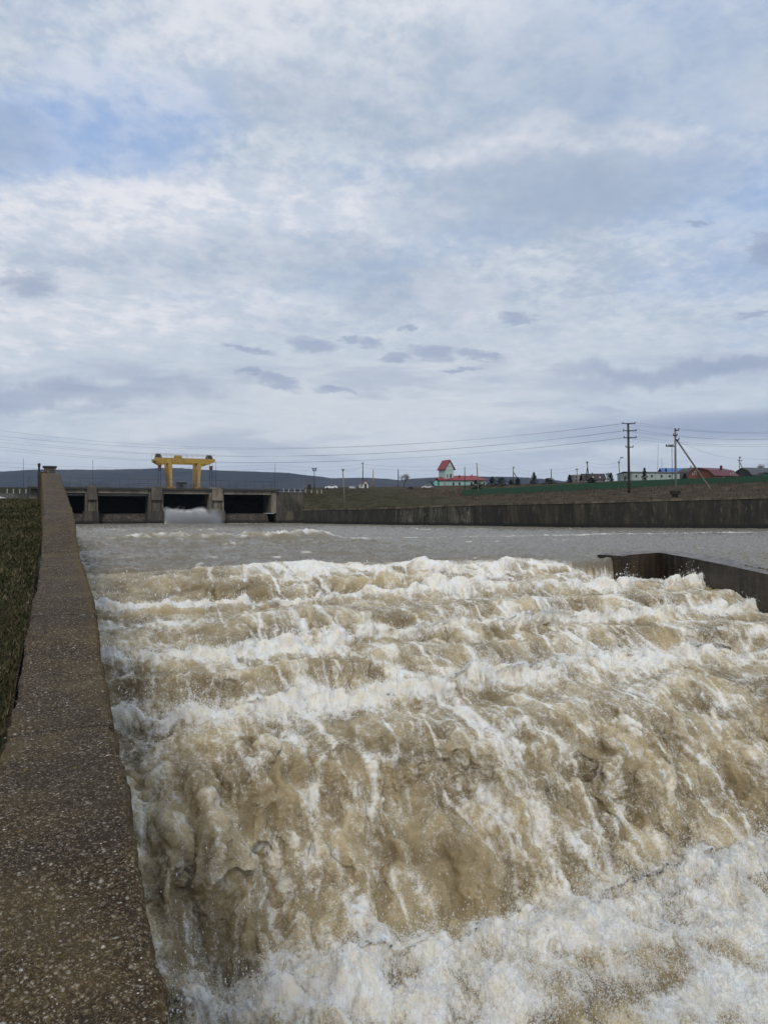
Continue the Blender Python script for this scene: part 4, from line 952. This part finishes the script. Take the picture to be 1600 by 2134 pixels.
for k, (xa, ya, xb, yb, sg) in enumerate(((1322, 880, 1700, 893, 1.6), (1297, 882.5, 1700, 900, 1.2), (1324, 895, 1700, 905, 1.8), (1298, 897.5, 1700, 912, 1.2), (1325, 909.5, 1700, 917, 1.6), (1299, 912, 1700, 924, 1.4))):
    wire(at(xa, ya, 178), at(xb, yb, 185), sg, '%s cable of the set leaving the thick pole toward the right edge' % words[k], G2, .02)
G3 = 'low cables strung between the small poles'
chain = [(-80, 957, 230), (575, 968, 225), (754, 967, 260), (993, 966, 215), (1069, 975, 262), (1148, 978, 262), (1223, 962, 262), (1289, 963, 240)]
nm = ['left of the wall to the dam end', 'dam end to the gatehouse pole', 'gatehouse pole to the leaning pole', 'leaning pole to the evergreens', 'evergreens to the round bush', 'round bush to the braced pole', 'braced pole to the street lamp']
for i, (a, b_) in enumerate(zip(chain[:-1], chain[1:])):
    for dz, w_ in ((0, 'upper'), (-1.2, 'lower')):
        wire(at(*a)+Vector((0, 0, dz)), at(*b_)+Vector((0, 0, dz)), 1.0+.8*(i < 1), w_+' low cable from '+nm[i], G3, .02)
wire(at(715, 981, 170), at(755, 970, 260), .8, 'slack cable from the quay pole up to the gatehouse pole', G3)
wire(at(1540, 955, 250), at(1407, 918, 150), 1.0, 'slack cable between the braced concrete pole and the small maroon-house pole', G3)
wire(at(1540, 955, 250), at(1750, 950, 250), .8, 'cable leaving the maroon-house pole to the right', G3)

# ------------------------------------------------------------------ green fence
def build_fence():
    FP = [(962, 1021.5, 1035), (1060, 1016.5, 1030), (1180, 1009.5, 1024), (1310, 1003, 1018), (1400, 999, 1013), (1500, 995.5, 1008), (1600, 992, 1005), (1850, 984, 998)]
    o = thing('sheet_fence', 'long green corrugated metal fence along the top of the right bank', 'fence', at(1300, 1018, 229))
    for (a, at_, ab), (b, bt, bb) in zip(FP[:-1], FP[1:]):
        da, db = crest(a)[0]-1, crest(b)[0]-1; n = int((b-a)*.15/.25)*2; m = MB(); vs = []
        for k in range(n+1):
            t = k/n; px = a+(b-a)*t; d = da+(db-da)*t+(.05 if k % 2 else 0); vs.append(at(px, at_+(bt-at_)*t, d)); q = at(px, ab+(bb-ab)*t, d); q.z -= .4; vs.append(q)
        m.add([tuple(v) for v in vs], [(2*k, 2*k+1, 2*k+3, 2*k+2) for k in range(n)])
        ob = m.build('fence_panel', GREENF, o); sm = ob.modifiers.new('thick', 'SOLIDIFY'); sm.thickness = .04
        m = MB(); p0 = at(a, at_, da); p1 = at(b, bt, db); m.tube([p0+Vector((0, .1, .03)), p1+Vector((0, .1, .03))], .05, n=4); m.build('top_rail', GREENF, o)
build_fence()

# ------------------------------------------------------------------ buildings
RT = Vector((CY, -SY, 0)); FW = Vector((SY, CY, 0)); UP = Vector((0, 0, 1))
def local(px, py, d, rot=0):
    o = at(px, py, d); r = RT*math.cos(rot)+FW*math.sin(rot); f = FW*math.cos(rot)-RT*math.sin(rot)
    return lambda x, y, z: tuple(o+r*x+f*y+UP*z)
def lbox(m, L, x0, x1, y0, y1, z0, z1):
    v = [L(x, y, z) for z in (z0, z1) for x, y in ((x0, y0), (x1, y0), (x1, y1), (x0, y1))]
    return m.add(v, [(3, 2, 1, 0), (4, 5, 6, 7), (0, 1, 5, 4), (1, 2, 6, 5), (2, 3, 7, 6), (3, 0, 4, 7)])
def gable(m, L, x0, x1, y0, y1, z0, z1, along='x', ov=.3, th=.14, pts=None):
    """roof shell; ridge along x or y; pts = optional gambrel profile of (u, z) with u -1..1"""
    prof_ = pts or [(-1, z0), (0, z1), (1, z0)]
    out = []
    if along == 'x':
        h = (y1-y0)/2+ov; c = (y0+y1)/2; xs = (x0-ov, x1+ov)
        for x in xs:
            out.append([L(x, c+u*h, z) for u, z in prof_]+[L(x, c+u*h*.96, z-th) for u, z in prof_[::-1]])
    else:
        h = (x1-x0)/2+ov; c = (x0+x1)/2; ys = (y0-ov, y1+ov)
        for y in ys:
            out.append([L(c+u*h, y, z) for u, z in prof_]+[L(c+u*h*.96, y, z-th) for u, z in prof_[::-1]])
    n = len(out[0]); k = n//2
    fs = [(i, (i+1) % n, n+(i+1) % n, n+i) for i in range(n)]
    for base in (0, n):
        for i in range(k-1): fs.append((base+i, base+i+1, base+n-2-i, base+n-1-i))
    return m.add(out[0]+out[1], fs)
def gwall(m, L, x0, x1, y0, y1, zb, z0, z1, along='x', pts=None):
    prof_ = pts or [(-1, z0), (0, z1), (1, z0)]
    if along == 'x':
        c, h = (y0+y1)/2, (y1-y0)/2; rings = [[L(x, c-h, zb)]+[L(x, c+u*h, z-.1) for u, z in prof_]+[L(x, c+h, zb)] for x in (x0, x1)]
    else:
        c, h = (x0+x1)/2, (x1-x0)/2; rings = [[L(c-h, y, zb)]+[L(c+u*h, y, z-.1) for u, z in prof_]+[L(c+h, y, zb)] for y in (y0, y1)]
    n = len(rings[0]); return m.add(rings[0]+rings[1], [tuple(range(n)), tuple(range(2*n-1, n-1, -1))]+[(i, (i+1) % n, n+(i+1) % n, n+i) for i in range(n)])
def window(L, x, z, w_, h, par, y=0, frame=None, pane=GLASS):
    f = lbox(MB(), L, x-w_/2-.1, x+w_/2+.1, y-.08, y+.02, z-.1, z+h+.1).build('window', frame or WHITE, par)
    lbox(MB(), L, x-w_/2, x+w_/2, y-.12, y-.05, z, z+h).build('pane', pane, f)
def house(name, label, px, py, d, rot=0):
    L = local(px, py, d, rot); t = thing(name, label, 'house' if 'house' in name else 'building', L(0, 0, 0)); return L, t
# mint building with a tower
L, t = house('office_building', 'mint green building with red roofs and a small gabled tower', 958, 1014.5, 252)
k = 252/F
lbox(MB(), L, -43*k, 54*k, 0, 9, -1.2, 13.5*k).build('wall', MINT, t)
lbox(MB(), L, -53*k, -43.2*k, 1.5, 8, -1.2, 13*k).build('annex', plain('bright mint', (.20, .55, .46), .8, 0, .1), t)
m = MB(); e = 14*k; rz_ = 24.5*k; o_ = .5
m.add([L(-46*k, -o_, e), L(56*k, -o_, e), L(56*k, 9+o_, e), L(-46*k, 9+o_, e), L(-38*k, 4.5, rz_), L(38*k, 4.5, rz_), L(-46*k, -o_, e-.12), L(56*k, -o_, e-.12), L(56*k, 9+o_, e-.12), L(-46*k, 9+o_, e-.12)],
      [(0, 1, 5, 4), (1, 2, 5), (2, 3, 4, 5), (3, 0, 4), (6, 7, 1, 0), (7, 8, 2, 1), (8, 9, 3, 2), (9, 6, 0, 3), (9, 8, 7, 6)])
rf = m.build('roof', REDR, t)
gable(MB(), L, -53.5*k, -43*k, 1.2, 8.3, 13*k, 19*k, 'y', .25).build('roof', REDR, t)
lbox(MB(), L, 27*k, 29*k, 4, 5, 22*k, 27*k).build('chimney', BRICK, rf)
lbox(MB(), L, -1*k, 2*k, 2, 3, 18*k, 25*k).build('vent', BRICK, rf)
lbox(MB(), L, -44*k, 55*k, -.06, 0.0, 12.9*k, 13.8*k).build('cornice', WHITE, t)
for x in (-32, -13.5, -1, 24, 38, 50): window(L, x*k, 2*k, (4.2 if x > -30 else 2)*k, 8*k, t)
Lt = local(938, 1014.5, 253, .44)
tw = lbox(MB(), Lt, -10.5*k, 10*k, .5, 5, 13*k, 38*k).build('tower_wall', plain('tower mint', (.38, .52, .47), .8, 0, .1), t)
gwall(MB(), Lt, -10.5*k+.01, 10*k-.01, .51, 4.99, 36*k, 38*k, 56*k, 'y').build('gable_wall', plain('pale mint', (.45, .56, .52), .8, 0, .1), t)
tr = gable(MB(), Lt, -10.5*k, 10*k, .5, 5, 36.5*k, 57*k, 'y', .5, .2).build('tower_roof', REDR, t)
window(Lt, 2.5*k, 19*k, 4*k, 8*k, t, .5); window(Lt, -5.5*k, 19*k, 2.5*k, 7*k, t, .5)
lbox(MB(), Lt, -.4, .6, .35, .5, 43*k, 46*k).build('clock', WHITE, t)
# gatehouse
L, t = house('gatehouse', 'tiny white gatehouse with a brown gable roof and dark doorway', 761.5, 1019, 232, .25); k = 232/F
gwall(MB(), L, -6*k, 6*k, 0, 2.2, -.5, 10*k, 18*k, 'y').build('wall', WHITE, t)
gable(MB(), L, -6*k, 6*k, 0, 2.2, 9.5*k, 19*k, 'y', .3, .15).build('roof', plain('brown roof', (.10, .035, .02), .7), t)
lbox(MB(), L, -.35, .35, -.1, 0, 0, 1.6).build('door', DARK, t)
lbox(MB(), L, -11*k, -6.1*k, .4, 2, -.5, 9*k).build('annex', WHITE, t)
lbox(MB(), L, -9.5*k, -7.5*k, .3, .4, 4*k, 7*k).build('window', GLASS, t)
# ruined white house
L, t = house('ruined_house', 'pale roofless house shell with dark window holes left of the dark-roofed house', 1205, 1006, 285); k = 285/F
lbox(MB(), L, -9*k, 9.5*k, 0, 7, -2, 17*k).build('wall', plain('grey plaster', (.25, .24, .23), .9, 0, .6, .9), t)
for x, z in ((-5, 3), (4, 3), (-5, 10), (4, 10)): lbox(MB(), L, (x-1.6)*k, (x+1.6)*k, -.08, .02, z*k, (z+4)*k).build('window', DARK, t)
# dark roofed house
L, t = house('farm_house', 'low house with a long dark grey roof and white framed dormers', 1238, 1006, 275, -.1); k = 275/F
lbox(MB(), L, -22*k, 22*k, 0, 8, -2, 7*k).build('wall', plain('dull plaster', (.2, .17, .15), .9, 0, .5), t)
gable(MB(), L, -22*k, 22*k, 0, 8, 6*k, 20*k, 'x', .4).build('roof', plain('dark roof', (.045, .035, .035), .9, 0, .4), t)
for x in (-17, -5, 8, 13): window(L, x*k, .5*k, 1.6*k, 4.5*k, t)
for x in (-2, 12): lbox(MB(), L, (x-1.2)*k, (x+1.2)*k, .8, 3.0, 7*k, 13*k).build('dormer', WHITE, t)
lbox(MB(), L, -2*k, 0, 3.5, 4.2, 18*k, 22*k).build('chimney', BRICK, t)
# long pale shed
L, t = house('long_shed', 'long pale green-white shed with a grey low-pitched roof behind the fence', 1366, 1002.5, 258, .12); k = 258/F
lbox(MB(), L, -52*k, 52*k, 0, 12, -2, 18*k).build('wall', plain('pale shed wall', (.36, .42, .38), .7, 0, .2, .4), t)
gable(MB(), L, -52*k, 52*k, 0, 12, 17.5*k, 21.5*k, 'x', .4).build('roof', GREYR, t)
for i in range(-50, 52, 12): lbox(MB(), L, i*k, i*k+.08, -.05, 0, 0, 17*k).build('wall_seam', plain('seam', (.18, .22, .2), .8), t)
for x in (-43, -9, 12, 30): window(L, x*k, 8*k, 2.6*k, 4*k, t, 0, DARK)
# blue roofed house
L, t = house('blue_roof_house', 'house with a bright blue metal roof between the long shed and the brick gable', 1418, 1000, 275, .0); k = 275/F
lbox(MB(), L, -30*k, 30*k, 0, 9, -2, 9*k).build('wall', plain('cream wall', (.3, .28, .24), .9), t)
gable(MB(), L, -33*k, 31*k, 0, 9, 8*k, 26*k, 'x', .4).build('roof', BLUER, t)
lbox(MB(), L, -27*k, -25*k, 2, 3, 14*k, 25*k).build('chimney', DARK, t)
window(L, -12*k, 2*k, 4*k, 4*k, t)
# brick gambrel house
GP = lambda a, b, c: [(-1, a), (-.62, b), (0, c), (.62, b), (1, a)]
L, t = house('brick_house', 'red brick house end under a curved gambrel roof with white windows', 1448, 997, 262, .1); k = 262/F
pts = GP(1*k, 16*k, 23.5*k)
gwall(MB(), L, -18*k, 18*k, 0, 9, -2, 0, 0, 'y', pts).build('wall', BRICK, t)
gable(MB(), L, -18*k, 18*k, 0, 9, 0, 0, 'y', .35, .3, pts).build('roof', plain('brown tin', (.05, .03, .028), .6), t)
window(L, -5*k, 7*k, 2.4*k, 3.5*k, t); window(L, 0, 9*k, 2*k, 6*k, t)
lbox(MB(), L, 3*k, 5*k, 4, 4.6, 20*k, 28*k).build('chimney', plain('pale pipe', (.4, .4, .38), .6), t)
# maroon roofed house
L, t = house('maroon_roof_house', 'long house with a maroon gambrel roof and a patterned brick end wall', 1512, 994, 258, .45); k = 258/F
pts = GP(2*k, 15*k, 21*k)
gwall(MB(), L, -34*k, 36*k, 0, 13, -2, 0, 0, 'x', pts).build('wall', BRICK, t)
gable(MB(), L, -34*k, 36*k, 0, 13, 0, 0, 'x', .4, .25, pts).build('roof', MAROON, t)
lbox(MB(), L, 4*k, 6.5*k, 2.5, 3.2, 8*k, 25*k).build('chimney', plain('dark red pipe', (.06, .01, .014), .6), t)
lbox(MB(), L, 30*k, 32*k, 6, 6.6, 18*k, 27*k).build('vent_pipe', plain('pale pipe', (.4, .4, .38), .6), t)
for x, z in ((-8, 0), (22, 6), (14, 5)): window(L, x*k, z*k, 3*k, 3*k, t)
# grey roofed house at the right edge
L, t = house('grey_roof_house', 'weathered grey gambrel-roofed house at the right edge behind the green fence', 1600, 992, 262, .2); k = 262/F
pts = GP(2*k, 12*k, 19*k)
gwall(MB(), L, -38*k, 40*k, 0, 10, -2, 0, 0, 'x', pts).build('wall', plain('grey plank', (.07, .065, .06), .9), t)
gable(MB(), L, -38*k, 40*k, 0, 10, 0, 0, 'x', .4, .25, pts).build('roof', plain('slate roof', (.085, .085, .09), .8, 0, .4, .7), t)
L, t = house('garden_shed', 'small dark shed with a green gable just behind the fence at the right edge', 1594, 994, 236, .1); k = 236/F
gwall(MB(), L, -9*k, 9*k, 0, 3, -2, 3*k, 9*k, 'y').build('wall', plain('shed green', (.02, .10, .05), .7), t)
gable(MB(), L, -9*k, 9*k, 0, 3, 2.5*k, 10*k, 'y', .3).build('roof', plain('shed tar', (.025, .02, .02), .9), t)

# ------------------------------------------------------------------ cars
def car(name, label, px, py, d, col, lpx, rot=0, van=False, fl=1, grp='cars parked beside the road past the dam'):
    k = lpx*d/F; L = local(px, py, d, rot); t = thing(name, label, 'car' if not van else 'van', L(0, 0, 0), grp)
    s = k/4.3; W = 1.75*s
    def ext(prof_, y0, y1, m): a = [L(fl*x*s, y0, z*s) for x, z in prof_]; b = [L(fl*x*s, y1, z*s) for x, z in prof_]; n = len(a); return m.add(a+b, [tuple(range(n))[::-1], tuple(range(n, 2*n))]+[(i, (i+1) % n, n+(i+1) % n, n+i) for i in range(n)])
    cm = plain('car paint '+name+str(px), col, .3, 0, .05, bump=0)
    if van:
        body = [(-2.1, .35), (2.1, .35), (2.15, .9), (1.7, 1.1), (1.35, 1.75), (-2.05, 1.8), (-2.1, .5)]; cab = [(1.0, 1.15), (1.6, 1.15), (1.3, 1.65), (1.0, 1.65)]
    else:
        body = [(-2.1, .35), (2.1, .35), (2.15, .65), (2.0, .85), (1.1, .98), (.55, 1.42), (.2, 1.52), (-1.0, 1.5), (-1.75, 1.1), (-2.1, .98), (-2.15, .6)]
        cab = [(.9, 1.0), (.45, 1.38), (.15, 1.45), (-.95, 1.43), (-1.5, 1.05)]
    ext(body, 0, W, MB()).build('body', cm, t); ext(cab, -.02, W+.02, MB()).build('side_window', GLASS, t)
    for wx in (-1.35, 1.35):
        for y0 in (-.02, W-.2):
            m = MB(); c = [L(fl*wx*s+.33*s*math.cos(a*math.pi/6), y0, .33*s+.33*s*math.sin(a*math.pi/6)) for a in range(12)]; c2 = [L(fl*wx*s+.33*s*math.cos(a*math.pi/6), y0+.22, .33*s+.33*s*math.sin(a*math.pi/6)) for a in range(12)]
            m.add(c+c2, [tuple(range(12)), tuple(range(23, 11, -1))]+[(i, (i+1) % 12, 12+(i+1) % 12, 12+i) for i in range(12)]); m.build('wheel', DARK, t)
    ext([(2.0, .6), (2.17, .6), (2.12, .78), (1.98, .8)], .05, .35, MB()).build('headlight', WHITE, t)
    return t
car('parked_car', 'white hatchback on the road edge just right of the dam', 690, 1019.3, 214, (.75, .76, .78), 26, 0, fl=-1)
car('parked_van', 'boxy pale van or trailer left of the tiny gatehouse', 734.5, 1019, 226, (.45, .47, .49), 14, .1, van=True)
car('parked_car', 'dark car with only its roof line showing between gatehouse and mint building', 855, 1019.3, 226, (.015, .016, .018), 14, .3)
car('parked_car', 'white car with a raised dark tailgate beside the mint building', 891, 1018.6, 232, (.6, .6, .6), 26, -.1, fl=-1)
L = local(905, 1018, 231); c = MB(); c.add([L(-.1, 0, .6), L(.3, 0, .6), L(-1.0, 0, 2.3), L(-1.3, 0, 2.1), L(-.1, 1.4, .6), L(.3, 1.4, .6), L(-1.0, 1.4, 2.3), L(-1.3, 1.4, 2.1)], [(0, 1, 2, 3), (7, 6, 5, 4), (0, 4, 5, 1), (1, 5, 6, 2), (2, 6, 7, 3), (3, 7, 4, 0)])
tag(c.build('leaning_board', DARK), 'dark board leaning between the white car and the mint building', 'board')
car('parked_car', 'white car cut off by the left edge of the photo below the parapet', -6, 1043, 118, (.6, .6, .58), 32, .4, grp=None)

# ------------------------------------------------------------------ trees
def leafmat(name, a, b_):
    def f(t, b, o):
        r = t.n('ShaderNodeNewGeometry').outputs['Random Per Island']
        t.put(b, 'Base Color', t.ramp(r, [(0, a), (1, b_)])); t.put(b, 'Roughness', .9); t.put(b, 'Specular IOR Level', .15)
    return mat(name, f)
FIR = leafmat('fir needles', (.008, .016, .010), (.03, .05, .025)); BUSH = leafmat('bush leaves', (.012, .02, .012), (.045, .055, .03))
def tree(kind, label, px, ptop, pbot, d, wpx, grp):
    b = at(px, pbot, d); h = (pbot-ptop)*d/F; R_ = wpx*1.5*d/F/2; t = thing('fir_tree' if kind == 'fir' else 'round_bush', label, 'tree' if kind == 'fir' else 'bush', b, grp)
    MB().tube([b-Vector((0, 0, 1)), b+Vector((0, 0, h*.95))], .14, .03, n=6).build('trunk', BARK, t)
    n = 1400; V = np.zeros((n, 3, 3)); rs = np.random.RandomState(int(px)); u = rs.rand(n)
    if kind == 'fir':
        z = h*(.06+.94*u**.85); rad = R_*(1-z/h)**.85*(.75+.35*np.sin(z*6.5/h*3))*(.35+.65*rs.rand(n)**.5)+.03
    else:
        z = h*(.05+.95*u); rad = R_*np.sqrt(np.clip(1-((z/h-.42)/.6)**2, 0.02, 1))*(.4+.6*rs.rand(n)**.5)*(.75+.3*np.sin(z*5+px))
    a = rs.rand(n)*6.28; a += .35*np.sin(a*3+z*2)
    c = np.stack([rad*np.cos(a), rad*np.sin(a), z], -1)
    out = np.stack([np.cos(a), np.sin(a), -.35+0*a], -1); side = np.stack([-np.sin(a), np.cos(a), 0*a], -1); s = .10+.16*rs.rand(n)
    V[:, 0] = c-side*s[:, None]*.7; V[:, 1] = c+side*s[:, None]*.7; V[:, 2] = c+out*s[:, None]*2.0+np.stack([0*a, 0*a, rs.normal(size=n)*.1], -1)
    o = soup('crown', V, [(0, 1, 2)], FIR if kind == 'fir' else BUSH); o.parent = t
for a in (('bush', 'dark round bush in front of the mint building by the leaning pole', 994, 1000, 1019, 240, 20, 'evergreens around the mint building'),
          ('fir', 'bushy conical evergreen just right of the mint building', 1025, 993, 1019, 246, 22, 'evergreens around the mint building'),
          ('bush', 'wide dark evergreen, second right of the mint building', 1044, 995, 1019, 246, 20, 'evergreens around the mint building'),
          ('fir', 'narrow low evergreen between two wider ones above the fence', 1064, 999, 1018, 246, 12, 'evergreens around the mint building'),
          ('fir', 'conical evergreen under the short braced pole', 1078, 994, 1018, 246, 17, 'evergreens around the mint building'),
          ('fir', 'slim pointed fir standing alone left of the round bush pole', 1112, 984, 1016, 246, 18, 'firs behind the green fence'),
          ('bush', 'spreading bush at the foot of the dark pole left of the ruin', 1144, 996, 1015, 246, 21, 'evergreens around the mint building'),
          ('fir', 'small fir left of the ruined white house', 1186, 989, 1010, 246, 12, 'firs behind the green fence'),
          ('fir', 'fir right of the dark-roofed house', 1272, 985, 1008, 246, 13, 'firs behind the green fence'),
          ('fir', 'slim fir in front of the long pale shed', 1342, 975, 1006, 242, 12, 'firs behind the green fence'),
          ('fir', 'narrow dark fir between the blue roof and the brick gable', 1426, 986, 1004, 248, 9, 'firs behind the green fence'),
          ('bush', 'low dark bush in front of the dark-roofed house', 1232, 995, 1010, 244, 14, 'evergreens around the mint building')): tree(*a)
def bare(label, px, ptop, pbot, d, wpx, seed, grp, dens=1.0):
    rs = random.Random(seed); b = at(px, pbot, d); h = (pbot-ptop)*d/F; t = thing('bare_tree', label, 'tree', b, grp); m = MB(); tw = MB()
    m.tube([b-Vector((0, 0, .5)), b+Vector((0, 0, h*.3))], .16, .12, n=6); m.build('trunk', BARK, t)
    def br(p, dr, ln, r, lv):
        q = p+dr*ln; tw.tube([p, (p+q)/2+Vector((rs.uniform(-.05, .05)*ln, 0, .03*ln)), q], r, r*.6, n=4, cap=False)
        if lv == 0: return
        for _ in range(rs.choice((3, 4))):
            nd = (dr+Vector((rs.uniform(-.75, .75), rs.uniform(-.75, .75), rs.uniform(-.1, .55)))).normalized(); br(p+dr*ln*rs.uniform(.5, 1), nd, ln*rs.uniform(.55, .8), r*.6, lv-1)
    for i in range(5): br(b+Vector((0, 0, h*.2)), Vector((rs.uniform(-.5, .5)*wpx/20, rs.uniform(-.5, .5), 1)).normalized(), h*.33, .06, 4)
    tw.build('crown', plain('twigs', (.11, .085, .07), .9, 0, .1, bump=0), t)
bare('bare spreading tree beside the brown stack', 842, 984, 1018, 236, 28, 3, 'bare trees'); bare('small bare bush just left of the thick brown pole', 1300, 990, 1010, 244, 12, 5, 'bare trees')
bare('thin bare tree between the dark-roofed house and the street lamp', 1264, 984, 1008, 250, 10, 8, 'bare trees'); bare('bare tree above the grey roof at the right edge', 1585, 966, 996, 275, 14, 9, 'bare trees')
# dry saplings on the left slope
for k, (px, y0, x1, y1, d) in enumerate(((60, 1268, 22, 1205, 9.5),)):
    m = MB(); m.tube([at(px, y0, d), at(px-18, y0-42, d), at(x1, y1, d+.2)], .006, .003, n=5); o = m.build('dry_stalk', plain('stalk', (.03, .022, .015), .9)); tag(o, 'thin dark dry stalk leaning in the grass left of the wall', 'stalk')

# ------------------------------------------------------------------ air
def build_haze():
    def f(t, b, o):
        t.t.nodes.remove(b); v = t.n('ShaderNodeVolumePrincipled', i={'Color': (.66, .80, 1.0), 'Density': 6e-5, 'Anisotropy': .0})
        t.t.links.new(v.outputs[0], o.inputs['Volume'])
    m = mat('air', f)
    o = MB().box((0, 0, 160), (14000, 14000, 325)).build('haze', m); tag(o, kind='stuff'); tag(o, 'thin blue air between the viewer and the far hills', 'haze')
build_haze()
